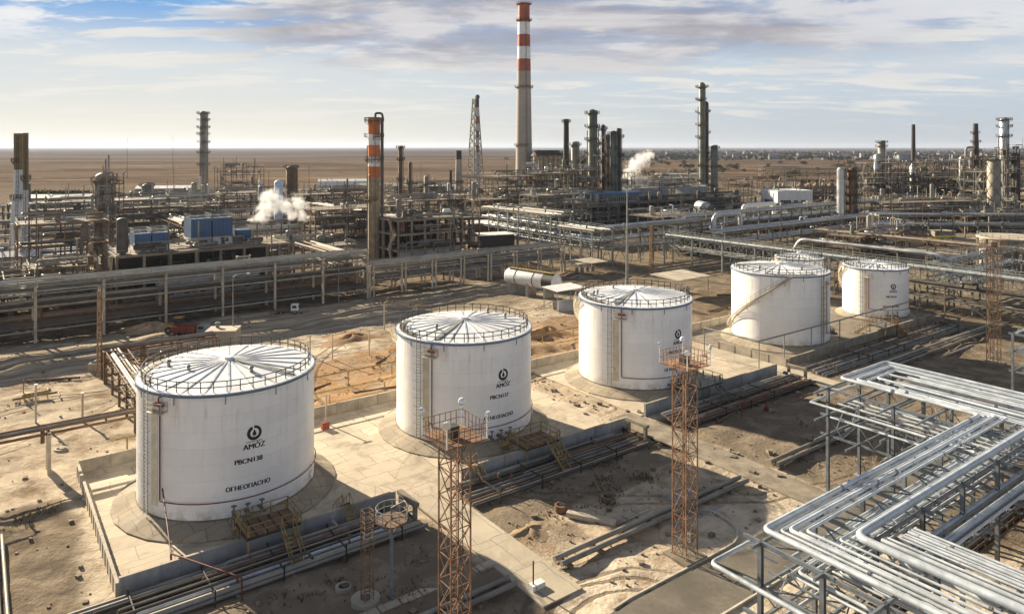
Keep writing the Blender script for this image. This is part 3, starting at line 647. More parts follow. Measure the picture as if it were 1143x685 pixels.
# ---------------------------------------------------------------- lattice masts
def mast(label, u, w, H, s, mat, plat=True, cat='lattice mast', name='lattice_mast', taper=1.0, lamps=4, step=None, group=None, r=.045, foot=None):
    t = thing(name, label, cat, u, w, 0, 0, group); step = step or s * 1.15; n = max(3, int(H / step)); h = H / n
    wd = lambda z: s / 2 * (1 + (taper - 1) * z / H)
    cs = ((-1, -1), (1, -1), (1, 1), (-1, 1))
    for cx, cy in cs: MB().beam((cx * wd(0), cy * wd(0), -.2), (cx * wd(H), cy * wd(H), H), r * 2.2).build('leg', M[mat], t)
    m = MB()
    for k in range(n):
        a, b = wd(k * h), wd((k + 1) * h)
        for i in range(4):
            c, d = cs[i], cs[(i + 1) % 4]
            p0 = (c[0] * a, c[1] * a, k * h); p1 = (d[0] * a, d[1] * a, k * h); q0 = (c[0] * b, c[1] * b, (k + 1) * h); q1 = (d[0] * b, d[1] * b, (k + 1) * h)
            m.beam(p0, p1, r * 1.4); m.beam(p0, q1, r * 1.3) if (k + i) % 2 else m.beam(p1, q0, r * 1.3)
            if s > 1.2: m.beam(q0, p1, r) if (k + i) % 2 else m.beam(p0, q1, r)
    m.build('lattice', M[mat], t)
    lad = MB()
    for e in (-.2, .2): lad.beam((e, 0.1, 0), (e, .1, H), .05)
    for z in np.arange(.4, H, .4): lad.beam((-.2, .1, z), (.2, .1, z), .035)
    lad.build('ladder', M[mat], t)
    if plat: MB().tube([(s * .5, .2, .3), (s * .5, .2, H * .5), (s * .46, .25, H)], .035, 5).build('cable', M['steel_dark'], t); MB().box(s * .3, s * .62, -.25, .25, 1.2, 2.0).build('junction_box', M['steel_pale'], t)
    if foot: MB().box(-s * .9, s * .9, -s * .9, s * .9, -.3, .25).build('footing', M['conc_dark'], t)
    if plat:
        e = wd(H) + .85
        MB().box(-e, e, -e, e, H, H + .1).build('platform', M[mat], t)
        MB().rail([(-e, -e, H + .1), (e, -e, H + .1), (e, e, H + .1), (-e, e, H + .1)], 1.15, .45, .022, True).build('railing', M[mat], t)
        for k in range(lamps):
            cx, cy = cs[k]; f = MB().beam((cx * e, cy * e, H + .1), (cx * e, cy * e, H + 1.75), .08); f.spin((cx * e, cy * e, H + 1.8), (cx, cy, -.5), [(-.14, .06), (-.12, .2), (.05, .29), (.12, .30), (.13, .2)], 14)
            fl = f.build('floodlight', M['lamp'], t)
        MB().box(-.6, .1, -.5, .2, H + .1, H + 1.0).build('switch_box', M['steel_dark'], t)
    return t
mast('tall rusty floodlight mast nearest the viewer, before the tank lettered 137', 4.1, -42.4, 18.4, 1.65, 'rust_mast', foot=True, group='rusty floodlight masts')
mast('tall rusty floodlight mast standing by the road before the tank lettered 136', 31.2, -40.7, 18.4, 1.65, 'rust_mast', foot=True, group='rusty floodlight masts')
mast('dark brown lattice mast standing on grey ground before the long pipe bridge', 125.5, -33, 21, 1.7, 'steel_brown', foot=True, lamps=0, group='rusty floodlight masts')

# round fire monitor stand with a ladder tower
t = thing('monitor_stand', 'round railed platform on a single grey column by a rusty ladder tower', 'platform stand', *GU(437, 668))
MB().cyl(0, 0, -.2, 6.8, .16, n=12).build('column', M['galv2'], t)
MB().cyl(0, 0, 6.8, 6.9, 1.4, n=20).build('deck', M['pipe_rust'], t)
MB().ring_rail(1.38, 6.9, 1.1, 12, .028).build('railing', M['steel_pale'], t)
m = MB()
for k in range(4): a = k * 1.57; m.beam((.1 * math.cos(a), .1 * math.sin(a), 5.6), (1.2 * math.cos(a), 1.2 * math.sin(a), 6.8), .07)
m.tube([(0, 0, 6.9), (0, 0, 7.9), (.9, -.4, 8.3)], .09); m.build('monitor', M['steel'], t)
m = MB()
for x, y in ((-2.3, .4), (-1.5, .4), (-1.5, 1.2), (-2.3, 1.2)): m.beam((x, y, -.2), (x, y, 8), .07)
for z in np.arange(.3, 8, .45):
    for (a, b) in (((-2.3, .4), (-1.5, .4)), ((-1.5, .4), (-1.5, 1.2)), ((-1.5, 1.2), (-2.3, 1.2)), ((-2.3, 1.2), (-2.3, .4))): m.beam((*a, z), (*b, z), .045)
m.build('ladder_tower', M['orange_rust'], t)

# manholes, path slabs, small ground things
def manhole(label, px, py, r, h, open_=True, mat='conc'):
    t = thing('manhole', label, 'manhole', *GU(px, py), 0, 0, 'concrete manholes')
    m = MB().spin((0, 0, -.3), (0, 0, 1), [(0, r), (h + .3, r), (h + .3, r * .62), (h - .1 if open_ else h + .3, r * .6), (h - .1 if open_ else h + .3, 0)], 24)
    m.build('ring', M[mat], t)
    if open_: MB().cyl(r * .25, -.1, h, h + .07, r * .55, n=16).build('lid', M['steel_dark'], t)
    else: MB().cyl(0, 0, h + .003, h + .08, r * .36, n=18).build('lid', M['conc_dark'], t)
manhole('broad round concrete manhole cover in the shade by the single column stand', 408, 671, 1.25, .35, False, 'conc_pale')
manhole('small open manhole in the shade near the nearest pipe bundle', 383, 657, .7, .3)
manhole('rusty ringed manhole beside the pale right angled kerb', 626, 566, .7, .35, True, 'pipe_rust')
manhole('reddish manhole in the shaded patch beyond the right angled kerb', 678, 556, .7, .3, True, 'pipe_rust')
manhole('lone round manhole on the sand behind the nearest tank yard, below the trestle', 67.5, 502, .75, .25)
t = thing('path', 'broken line of pale slabs crossing the shade to the concrete road', 'path', 2, -30.6); t['kind'] = 'structure'
for k in range(7): MB().box(k * 2.0, k * 2.0 + 1.85, -.5 + .05 * math.sin(k * 3), .5, -.1, .09).build('slab', M['path_slab'], t)
t = thing('path', 'short row of pale slabs and a concrete edging in the shaded patch', 'path', *GU(633, 573)); t['kind'] = 'structure'
MB().box(0, 5.4, -.35, .35, -.2, .3).build('edging', M['conc_pale'], t, rotz=R_(-60))
for k in range(4): MB().box(2.6 + k * 1.7, 4.1 + k * 1.7, -4.9, -3.7, -.1, .1).build('slab', M['path_slab'], t)
sheet('concrete_pad', M['conc_blue'], *GU(735, 578)[:1], GU(735, 578)[0] + 8, GU(735, 578)[1] - 2.5, GU(735, 578)[1] + 3, .05)
t = thing('warning_post', 'dark post on a white block at the foot of the concrete road', 'post', 16.4, -36.2)
MB().box(-.5, .9, -.35, .35, 0, .55).build('block', M['white'], t); MB().cyl(-.2, 0, .55, 2.6, .07).build('post', M['red_line'], t)
# red pipe frame over the nearest bundle and hydrant pipes
def pipe_line(label, pts, r, mat, posts=(), u0=None, w0=None, name='pipe_line', cat='pipe', post_mat=None, group=None, post_r=.1):
    u0 = pts[0][0] if u0 is None else u0; w0 = pts[0][1] if w0 is None else w0
    t = thing(name, label, cat, u0, w0, 0, 0, group)
    MB().tube([(p[0] - u0, p[1] - w0, p[2]) for p in pts], r, 8, r * 3).build('pipe', M[mat], t)
    for (a, b, h) in posts:
        m = MB().cyl(a - u0, b - w0, -.3, h, post_r, n=8); m.box(a - u0 - .25, a - u0 + .25, b - w0 - .25, b - w0 + .25, -.3, .25); m.build('post', M[post_mat or mat], t)
    return t
gA = GU(204, 617, 1.6); gB = GU(270, 648, 1.6)
pipe_line('thin red pipe leading from the yard corner over the nearest pipe bundle', [(gA[0], gA[1] + 9, 4.2), (gA[0] - 1, gA[1], 1.9), (gB[0], gB[1], 1.9), (gB[0], gB[1], -.1)], .08, 'red_line', [(gA[0] - 1, gA[1], 1.9)])
pipe_line('thin pale pipe leaning from the shell of the tank lettered 136', [(69.5, -9.8, 3), (69.2, -13.8, 1.2)], .07, 'pipe_pale', [(69.2, -13.8, 1.2), (66.5, -13.8, 1.8)])
pipe_line('overhead fire line on tall grey posts round the yard of the unlettered tank', [(86.4, 1, 5.4), (86.4, -10.8, 5.4), (150, -10.6, 5.2)], .14, 'steel_pale', [(86.4, 1, 5.4), (86.4, -10.8, 5.4), (94, -10.8, 5.4), (103, -10.7, 5.3), (113, -10.7, 5.3), (123, -10.7, 5.3), (134, -10.7, 5.2), (145, -10.7, 5.2)])
pipe_line('yellow pipe on thin posts along the rear wall of the first three tank yards', [(-10, 16.2, 2.5), (10, 16.2, 2.5), (11, 16.2, 3.0), (60, 16.4, 3.0), (84, 16.4, 2.6)], .12, 'yellow', [(u, 16.3, 2.6) for u in range(-8, 84, 9)])
pipe_line('pale yellow pipe on posts over the orange soil behind the second tank', [(8, 26, 2.2), (40, 26, 2.2), (44, 24, 2.6), (92, 24, 2.6)], .1, 'yellow', [(u, 25.5 if u < 44 else 24, 2.3) for u in range(10, 92, 8)])
pipe_line('red hydrant pipe frame before the pipe bundle of the tank lettered 136', [(72, -22, 2.2), (66, -22, 2.2), (66, -22, -.1)], .1, 'red_line', [(72, -22, 2.2)])

# ---------------------------------------------------------------- bright pipe rack close to the viewer
fg = thing('pipe_rack', 'large bright galvanised pipe rack with nested elbows, raised on tall posts', 'pipe rack', 20, -56)
o_u, o_w = 20, -56
frr = random.Random(3)
def fpipe(pts, r, mat='galv', bend=None):
    r = r * .8; q = [Vector((p[0] - o_u, p[1] - o_w, p[2])) for p in pts]
    o = MB().tube(q, r, 12, bend or r * 3.2).build('pipe', M[mat], fg)
    for a, c in zip(q, q[1:]):
        L = (c - a).length; d = (c - a).normalized() if L else None
        if L < 12: continue
        for k in range(1 + int(L > 30)):
            f = frr.uniform(2, min(L - 2, 34)); f = L - f if frr.random() < .5 and L < 40 else f
            MB().spin(a + d * f, d, [(-.09, r * 1.55), (-.012, r * 1.55), (-.012, r * 1.2), (.012, r * 1.2), (.012, r * 1.55), (.09, r * 1.55)], 14).build('flange', M['galv2'], o)
    return o
for i, r in enumerate((.24, .12, .13, .2, .1, .14)):          # nested run: far strip, long run, near strip
    d = i * .47; z = 12.1 + r
    fpipe([(68.2 - d, -100, z), (68.2 - d, -41.6 - d, z), (57.6 + d * .7, -41.6 - d, z), (57.6 + d * .7, -56.2 - d * .8, z), (21.1 + d, -56.2 - d * .8, z), (21.1 + d, -100, z)], r)
fpipe([(90, -60.7, 12.45), (25.2, -60.7, 12.45), (25.2, -100, 12.45)], .36)
fpipe([(90, -60.05, 12.2), (24.3, -60.05, 12.2), (24.3, -100, 12.2)], .11)
for i in range(6): fpipe([(27.9 + i * .42, -62.4, 12.2), (27.9 + i * .42, -100, 12.2)], (.1, .14, .09, .16, .1, .12)[i])
for i in range(7): fpipe([(61.2 + i * .85, -45 - (i % 3), 12.2), (61.2 + i * .85, -100, 12.2)], (.1, .16, .09, .13, .2, .1, .12)[i])
fpipe([(26.4, -61.9, 12.3), (26.4, -100, 12.3)], .2)
fpipe([(27.2, -61.9, 12.2), (27.2, -100, 12.2)], .12)
fpipe([(62.6, -100, 12.6), (62.6, -44.6, 12.6), (60.2, -44.6, 12.6), (60.2, -100, 12.2)], .18)
fpipe([(52, -41.2, 10.6), (52, -58, 10.6), (30, -58, 10.4)], .17); fpipe([(70, -41.2, 10.6), (52, -41.2, 10.6)], .17)
fpipe([(53, -43, 9.2), (53, -100, 9.2)], .13)
for i in range(3): fpipe([(54.5 + i * 1.1, -43 - i * .2, 10.4), (54.5 + i * 1.1, -100, 10.4)], (.14, .1, .17)[i])
for i in range(4): fpipe([(63.6 + i * .9, -42.5, 10.4), (63.6 + i * .9, -100, 10.4)], (.12, .2, .1, .15)[i])
for i in range(6): fpipe([(90, -57.95 - i * .33, 10.25), (24.2 + i * .4, -57.95 - i * .33, 10.25), (24.2 + i * .4, -100, 10.25)], (.1, .13, .08, .12, .1, .09)[i])
for i in range(6): fpipe([(56.2 + i * 1.05, -42.2 - (i % 2) * 3, 8.95), (56.2 + i * 1.05, -100, 8.95)], (.12, .09, .14, .1, .13, .1)[i])
for i in range(5): fpipe([(58.4 + i * .5, -46 - i * .4, 12.25), (58.4 + i * .5, -100, 12.25)], (.09, .12, .08, .1, .12)[i])
fpipe([(17.6, -100, 10.3), (17.6, -54.4, 10.3), (22.4, -54.4, 10.3), (22.4, -57.4, 10.3), (88, -57.4, 10.3)], .2)
for i in range(7):                                     # middle level, turning under the corner
    d = i * .52; fpipe([(88, -57.2 - d * .62, 9.0 + (i % 2) * .12), (22.8 + d, -57.2 - d * .62, 9.0 + (i % 2) * .12), (22.8 + d, -100, 9.0)], (.12, .16, .09, .2, .12, .1, .15)[i], ('galv', 'galv', 'pipe_grey', 'galv', 'pipe_pale')[i % 5])
for i in range(7): fpipe([(92, -60.9 - i * .33, 9.2 + (.0, .1, .2, .05)[i % 4]), (29.5 + i * .6, -60.9 - i * .33, 9.2 + (.0, .1, .2, .05)[i % 4]), (29.5 + i * .6, -100, 9.2 + (.0, .1, .2, .05)[i % 4])], (.13, .2, .1, .16, .22, .1, .14, .18)[i], ('galv', 'galv', 'pipe_grey')[i % 3])
for i in range(2): fpipe([(92, -57.0 - i * .75, 6.9), (19, -57.0 - i * .75, 6.9)], (.12, .18, .1, .2, .14, .1)[i], ('pipe_grey', 'galv', 'lagging')[i % 3])
def fpart(name, mb, mat='galv2'): return mb.build(name, M[mat], fg, False)
posts = [(u, w) for u in (20.2, 27.0, 34.0, 41, 48, 55, 62, 69, 76) for w in (-56.6, -61.2)] + [(54.4, -41.9), (61.3, -41.9), (68.4, -41.9), (54.4, -49.2), (61.3, -49.2), (68.4, -49.2), (20.2, -65.2), (27, -65.2), (20.2, -69.5), (27, -69.5), (20.2, -76), (27, -76), (54.4, -69), (68.4, -69), (68.4, -58)] + [(54.4, -76), (68.4, -76)]
for (u, w) in posts:
    h = 12.0 if w > -66 or u < 30 else 9.0
    m = MB().box(u - o_u - .16, u - o_u + .16, w - o_w - .03, w - o_w + .03, -.3, h)
    for e in (-.145, .145): m.box(u - o_u + e - .03, u - o_u + e + .03, w - o_w - .15, w - o_w + .15, -.3, h)
    p = fpart('post', m); q = MB().box(u - o_u - .5, u - o_u + .5, w - o_w - .5, w - o_w + .5, -.35, .22).build('post_base', M['conc'], p)
for lvl, z in (('top_frame', 11.85), ('middle_frame', 8.8), ('lower_frame', 6.6)):
    m = MB()
    for u in (20.2, 27, 34, 41, 48, 55, 62, 69, 76):
        m.beam((u - o_u, -55.4 - o_w, z), (u - o_u, (-63.4 if z < 11 and z > 7 else -62.0) - o_w, z), .2, .26)
        if z < 11: m.beam((u - o_u + 3.4, -56.2 - o_w, z), (u - o_u + 3.4, -62 - o_w, z), .12, .18)
    for q in range(17):
        if z > 7: m.beam((2.2 + q * 3.45, -55.9 - o_w, z + .02), (2.2 + q * 3.45, -61.6 - o_w, z + .02), .09, .14)
    for w in (-56.6, -61.2): m.beam((-.8, w - o_w, z - .02), (66, w - o_w, z - .02), .16, .24)
    for w in (-41.9, -45.5, -49.2, -53, -63.5, -69):
        m.beam((31.6, w - o_w, z + .03), (49.6, w - o_w, z + .03), .16, .22)
    for u in (54.4, 61.3, 68.4): m.beam((u - o_u, -41 - o_w, z - .05), (u - o_u, -100 - o_w, z - .05), .15, .24)
    for w in (-65.2, -69.5, -76, -84): m.beam((-2.6, w - o_w, z + .03), (9.5, w - o_w, z + .03), .18, .24)
    for u in (20.2, 27): m.beam((u - o_u, -55.2 - o_w, z - .05), (u - o_u, -92 - o_w, z - .05), .16, .24)
    fpart(lvl, m)
m = MB()                                              # horizontal and side bracing
us = (20.2, 27, 34, 41, 48, 55, 62, 69, 76)
for a, b in zip(us, us[1:]):
    for z in (11.7, 8.6):
        c = (a + b) / 2 - o_u; m = MB()
        m.beam((a - o_u, -56.6 - o_w, z), (c, -61.2 - o_w, z), .09); m.beam((c, -61.2 - o_w, z), (b - o_u, -56.6 - o_w, z), .09); fpart('bracing', m)
    for w in (-56.6, -61.2):
        m = MB()
        n = 4
        for k in range(n):
            x0 = a - o_u + (b - a) * k / n; x1 = a - o_u + (b - a) * (k + 1) / n
            m.beam((x0, w - o_w, 6.7 if k % 2 else 8.7), (x1, w - o_w, 8.7 if k % 2 else 6.7), .08)
        fpart('bracing', m)
for w in (-41.9, -49.2):
    m = MB()
    for k in range(8):
        x0 = 34.4 + 14 * k / 8; x1 = 34.4 + 14 * (k + 1) / 8
        m.beam((x0, w - o_w, 6.7 if k % 2 else 8.7), (x1, w - o_w, 8.7 if k % 2 else 6.7), .08)
    fpart('bracing', m)
for u in (54.4, 61.3, 68.4):
    m = MB()
    for k in range(8):
        y0 = -41.9 - 14 * k / 8; y1 = -41.9 - 14 * (k + 1) / 8; m.beam((u - o_u, y0 - o_w, 6.7 if k % 2 else 8.7), (u - o_u, y1 - o_w, 8.7 if k % 2 else 6.7), .08)
    fpart('bracing', m)
for u in range(24, 56, 5): (fpart('bracket', MB().beam((u - o_u, -55.4 - o_w, 8.6), (u - o_u, -53.2 - o_w, 8.6), .12, .16)), fpart('bracket', MB().beam((u - o_u, -56.4 - o_w, 10.1), (u - o_u, -54.6 - o_w, 10.1), .12)))
m = MB().box(8, 70, -4.6, -2.4, 4.3, 4.42); m.rail([(8, -4.6, 4.42), (70, -4.6, 4.42)], 1.0, 1.6, .03); m.build('cable_walkway', M['steel_brown'], fg, False)
for i in range(5): MB().tube([(8, -4.3 + i * .42, 4.55), (70, -4.3 + i * .42, 4.55)], .11, 8).build('cable', M['pipe_rust' if i % 2 else 'pipe_dark'], fg)
# smaller neighbour rack
def rack(label, u0, w0, L, width, levels, rot=0.0, bay=6.0, post=.3, mat='steel_pale', pmats=('pipe_grey', 'pipe_pale', 'lagging'), seed=1, rail=None, zig=None, group=None, z=0, conc=False, ends=0, truss=None, loops=2, n=8, twin=False):
    """levels: (height, pipe count, r min, r max)"""
    t = thing('pipe_rack', label, 'pipe rack', u0, w0, z, rot, group); rr = random.Random(seed)
    nb = max(1, int(round(L / bay))); top = max(l[0] for l in levels)
    for k in range(nb + 1):
        for y in (0, width):
            x = k * L / nb; m = MB()
            if twin:
                for e in (-.55, .55): m.box(x + e - post / 2, x + e + post / 2, y - post / 2, y + post / 2, -.4, top)
            else: m.box(x - post / 2, x + post / 2, y - post / 2, y + post / 2, -.4, top)
            m.build('post', M['conc_pale' if conc else mat], t, False)
    for (h, cnt, r0, r1, *own) in levels:
        m = MB()
        for k in range(nb * 2 + 1):
            x = k * L / nb / 2; m.beam((x, -.5, h - .14), (x, width + .5, h - .14), .18, .28 if k % 2 == 0 else .18)
        for y in (0, width): m.beam((0, y, h - .2), (L, y, h - .2), .14, .3)
        m.build('level_frame', M[mat], t, False)
        y = .15
        for i in range(cnt):
            r = rr.uniform(r0, r1); yy = .2 + (width - .4) * (i + rr.uniform(.2, .8)) / cnt
            a = 0 if rr.random() < .7 else rr.uniform(0, L * .4); b = L if rr.random() < .7 else rr.uniform(L * .6, L)
            zz = h + r + .02; pts = [(a, yy, zz), (b, yy, zz)]
            if loops and rr.random() < .25 and L > 25:
                q = rr.uniform(a + 4, b - 8); pts = [(a, yy, zz), (q, yy, zz), (q, yy, zz + 1.3), (q, yy - 1.2, zz + 1.3), (q + 3, yy - 1.2, zz + 1.3), (q + 3, yy, zz + 1.3), (q + 3, yy, zz), (b, yy, zz)]
            if b < L - 1 and rr.random() < .6: pts.append((b, yy, zz - min(3.0, h * .4)))
            if a > 1 and rr.random() < .5: pts.insert(0, (a, yy, zz + 1.6)); 
            MB().tube(pts, r, n, r * 2.5).build('pipe', M[rr.choice(own[0] if own else pmats)], t)
    if truss:
        z0, z1 = truss; m = MB(); k = nb * 4
        for y in (0, width):
            m.beam((0, y, z1), (L, y, z1), .16); m.beam((0, y, z0), (L, y, z0), .16)
            for i in range(k):
                a, b = i * L / k, (i + 1) * L / k; m.beam((a, y, z0 if i % 2 else z1), (b, y, z1 if i % 2 else z0), .1)
                m.beam((a, y, z0), (a, y, z1), .09)
        m.build('truss', M[mat], t, False)
    if rail is not None:
        for y in (-.5, width + .5)[:2 if rail > 0 else 1]: MB().rail([(0, y, abs(rail)), (L, y, abs(rail))], 1.15, 3.0, .055).build('railing', M[mat], t, False)
    if zig:
        for k in range(nb):
            if k % zig == 0:
                a, b = k * L / nb, (k + 1) * L / nb
                m = MB(); m.beam((a, 0, .4), (b, 0, top - .3), .14); m.beam((b, 0, .4), (a, 0, top - .3), .14); m.build('bracing', M[mat], t, False)
    return t
rack('short bright pipe rack end beside the dark lattice mast, cut by the picture edge', 99, -50, 34, 5, [(12, 6, .12, .25), (9.5, 6, .1, .2), (6.5, 5, .1, .2)], 0, 6.5, .28, 'galv2', ('galv', 'galv', 'pipe_grey'), 31)
# ---------------------------------------------------------------- builders for the plant behind
M['panel_blue'] = pmat('dusty_blue_panels', (.30, .34, .40), .6, 0, .3, .5, .05, streak=.4)
def column(label, px, Y, r, ytop, mat='vessel', plats=(.3, .6, .95), name='process_column', cat='column', ladder=True, side=True, top='dome', prof=None, n=20, ybase=None, rot=0.0, bands=None, lean=None, pipe_mat='pipe_grey', plat_w=1.1, plat_mat='steel_dark', group=None, uw=None, h=None):
    u, w_ = uw if uw else XY(px, Y)
    h = h or HT(ytop, Y); t = thing(name, label, cat, u, w_, 0, rot, group)
    m = MB()
    if prof: m.spin((0, 0, -.5), (0, 0, 1), [(a * h + .5, b * r) for a, b in prof], n)
    else:
        pr = [(0, r * 1.12), (h * .1, r * 1.0)]
        pr += [(h - r * .55 + .5, r), (h - r * .25 + .5, r * .8), (h + .5, r * .35)] if top == 'dome' else [(h + .5, r)]
        m.spin((0, 0, -.5), (0, 0, 1), pr, n)
    m.build('shell', M[mat], t)
    if not prof:
        for f in (.22, .48, .74): MB().annulus(r, r + .09, f * h, f * h + .25, 16).build('stiffener_ring', M[mat], t)
    rad = lambda f: r if not prof else r * float(np.interp(f, [p[0] for p in prof], [p[1] for p in prof]))
    for i, (f0, f1, bm) in enumerate(bands or ()):
        k = 6; m = MB().spin((0, 0, f0 * h), (0, 0, 1), [((f1 - f0) * h * j / k, rad(f0 + (f1 - f0) * j / k) + .05) for j in range(k + 1)], n, False)
        m.build('painted_band', M[bm], t)
    for i, f in enumerate(plats):
        rr = rad(f); m = MB(); plat_w_ = plat_w * (1.5 if Y > 300 else 1.1); a0 = 0 if f > .9 or plat_w < .6 else i * 2.1; a1 = a0 + (6.283 if f > .9 or plat_w < .6 else 4.6)
        m.annulus(rr, rr + plat_w_, f * h, f * h + .22, 14, a0, a1); p = m.build('platform', M[plat_mat], t, False)
        MB().ring_rail(rr + plat_w_, f * h + .1, 1.2, 12, .08, a0, a1).build('railing', M[plat_mat], p, False)
        b = MB()
        for k in range(5): a = a0 + (a1 - a0) * k / 5; b.beam((rr * math.cos(a), rr * math.sin(a), f * h - 1.0), ((rr + plat_w_) * math.cos(a), (rr + plat_w_) * math.sin(a), f * h), .16)
        b.build('bracket', M[plat_mat], p, False)
    if ladder:
        m = MB(); a = -1.9
        for e in (-.3, .3):
            pts = [((rad(f) + .3) * math.cos(a) + e, (rad(f) + .3) * math.sin(a), f * h) for f in np.linspace(.02, .98, 7)]
            for p, q in zip(pts, pts[1:]): m.beam(p, q, .09)
        z = 2.0
        while z < h * .98:
            f = z / h; rr = rad(f)
            m.beam(((rr + .3) * math.cos(a) - .3, (rr + .3) * math.sin(a), z), ((rr + .3) * math.cos(a) + .3, (rr + .3) * math.sin(a), z), .05)
            m.beam(((rr + .3) * math.cos(a) - .42, (rr + .3) * math.sin(a) - .6, z), ((rr + .3) * math.cos(a) + .42, (rr + .3) * math.sin(a) - .6, z), .06); z += 1.6
        m.build('caged_ladder', M[plat_mat], t, False)
    if side:
        for k, (a, f1, q) in enumerate(((-.35, .97, .2), (-2.7, .6, .14), (2.2, .8, .16))[:2 if side is True else side]):
            rr = rad(.5) + .5
            MB().tube([(0 if f1 > .9 else rr * .8 * math.cos(a), 0 if f1 > .9 else rr * .8 * math.sin(a), f1 * h + (1.0 if f1 > .9 else 0)), (rr * math.cos(a), rr * math.sin(a), f1 * h + (1.0 if f1 > .9 else 0)), (rr * math.cos(a), rr * math.sin(a), 1.0), (rr * 2.4 * math.cos(a), rr * 2.4 * math.sin(a), 1.0)], max(.16, r * q * .8), 8, .6).build('side_pipe', M[pipe_mat], t)
    return t

def frame(label, u, w_, L, D, levels, bay=6.0, mat='steel', seed=1, rot=0.0, post=.35, equip=14, pipes=14, pmats=('pipe_grey', 'lagging', 'pipe_dark', 'vessel'), emats=('vessel', 'pipe_grey', 'green_grey', 'lagging'), name='process_frame', cat='process unit', deck='conc_dark', conc=False, z=0, group=None, brace=True, top_equip=True, walls=None, bigpipe=0, dayb=None, back=None):
    """steel or concrete bays carrying vessels, exchangers and pipes"""
    t = thing(name, label, cat, u, w_, z, rot, group); rr = random.Random(seed)
    nu = max(1, int(round(L / bay))); nd = max(1, int(round(D / (dayb or bay)))); top = levels[-1]; lv = [0] + list(levels)
    for i in range(nu + 1):
        for j in range(nd + 1):
            if 0 < j < nd and 0 < i < nu: continue
            x, y = i * L / nu, j * D / nd
            MB().box(x - post / 2, x + post / 2, y - post / 2, y + post / 2, -.4, top).build('post', M[mat], t, False)
    for k, h in enumerate(levels):
        m = MB(); b = .55 if conc else .3
        for j in range(nd + 1): m.beam((-.0, j * D / nd, h - b / 2), (L, j * D / nd, h - b / 2), post * .85, b)
        for i in range(nu + 1): m.beam((i * L / nu, 0, h - b / 2 - .02), (i * L / nu, D, h - b / 2 - .02), post * .8, b)
        m.build('level_frame', M[mat], t, False)
        if deck:
            m = MB().box(.2, L - .2, .2, D - .2, h - .02, h + .1) if conc or k % 2 == 0 else MB().box(.2, L * .6, .2, D - .2, h - .02, h + .1)
            m.build('deck', M[deck], t, False)
        if not conc or k == len(levels) - 1:
            MB().rail([(0, 0, h + .1), (L, 0, h + .1), (L, D, h + .1), (0, D, h + .1)], 1.1, 3.0, .04, True).build('railing', M['steel_pale' if mat != 'steel_dark' else mat], t, False)
    if brace and not conc:
        for i in range(0, nu, 2):
            for a, b in zip(lv, lv[1:]):
                m = MB(); m.beam((i * L / nu, 0, a + .2), ((i + 1) * L / nu, 0, b - .3), .14); m.beam(((i + 1) * L / nu, 0, a + .2), (i * L / nu, 0, b - .3), .14); m.build('bracing', M[mat], t, False)
    for _ in range(equip):
        k = rr.randrange(len(lv) if top_equip else len(levels)); h0 = lv[k] + .1; gap = (lv[k + 1] - lv[k]) if k + 1 < len(lv) else rr.choice((4.0, 6.0, 10.0))
        x = rr.uniform(1.2, L - 1.2); y = rr.choice((rr.uniform(.8, D * .45), rr.uniform(.8, D - .8))); typ = rr.random(); mt = M[rr.choice(emats)]
        if typ < .3:
            r = min(rr.uniform(.5, 1.2), gap * .3); l = rr.uniform(2.5, min(7, L * .4)); x = min(x, L - l - .4)
            o = MB().drum((x, y, h0 + r + .4), (x + l, y, h0 + r + .4), r, 14).build('drum', mt, t)
            s = MB()
            for q in (.25, .75): s.box(x + l * q - .15, x + l * q + .15, y - r * .8, y + r * .8, h0, h0 + r * .7)
            s.build('saddle', M['conc_dark'], o, False)
        elif typ < .55:
            r = min(rr.uniform(.4, 1.3), D * .2); hh = rr.uniform(.5, .9) * gap
            MB().drum((x, y, h0), (x, y, h0 + hh), r, 14).build('vessel', mt, t)
        elif typ < .75:
            r = rr.uniform(.25, .45); l = min(rr.uniform(3, 6), L * .5); x = min(x, L - l - .3)
            for q in (0, 1): MB().spin((x, y, h0 + .6 + q * 1.1), (1, 0, 0), [(0, r * 1.35), (.2, r * 1.35), (.2, r), (l - .2, r), (l - .2, r * 1.35), (l, r * 1.35)], 12).build('exchanger', mt, t)
        else:
            a, b, c = rr.uniform(.8, 2.4), rr.uniform(.8, 2), min(gap * .7, rr.uniform(1, 2.6))
            m = MB().box(x - a / 2, x + a / 2, y - b / 2, y + b / 2, h0, h0 + c); m.box(x - a / 2 - .1, x + a / 2 + .1, y - b / 2 - .1, y + b / 2 + .1, h0 + c + .003, h0 + c + .12); m.cyl(x, y, h0 + c + .12, h0 + c + .7, .25, n=10)
            m.build('cabinet', mt, t)
    for _ in range(pipes):
        h = rr.choice(lv) + rr.uniform(.5, 3.2); y = rr.choice((-.6, -.3, rr.uniform(.3, D - .3), D + .4)); a = rr.uniform(0, L * .5); b = rr.uniform(a + 2, L); r = rr.uniform(.09, .24) if rr.random() < .8 else rr.uniform(.25, .42)
        pts = [(a, y, h), (b, y, h)]
        if rr.random() < .8: pts.append((b, y, max(.3, h + rr.choice((-1, -1, 1)) * rr.uniform(2, 5))))
        if rr.random() < .5: pts.append((b, y + rr.choice((-1, 1)) * rr.uniform(1, 3), pts[-1][2]))
        if rr.random() < .6: pts.insert(0, (a, y + rr.choice((-1, 1)) * rr.uniform(1, 3), h))
        if rr.random() < .4: pts.insert(0, (*pts[0][:2], max(.3, h - rr.uniform(1, 4))))
        MB().tube(pts, r, 7, r * 2.5).build('pipe', M[rr.choice(pmats)], t)
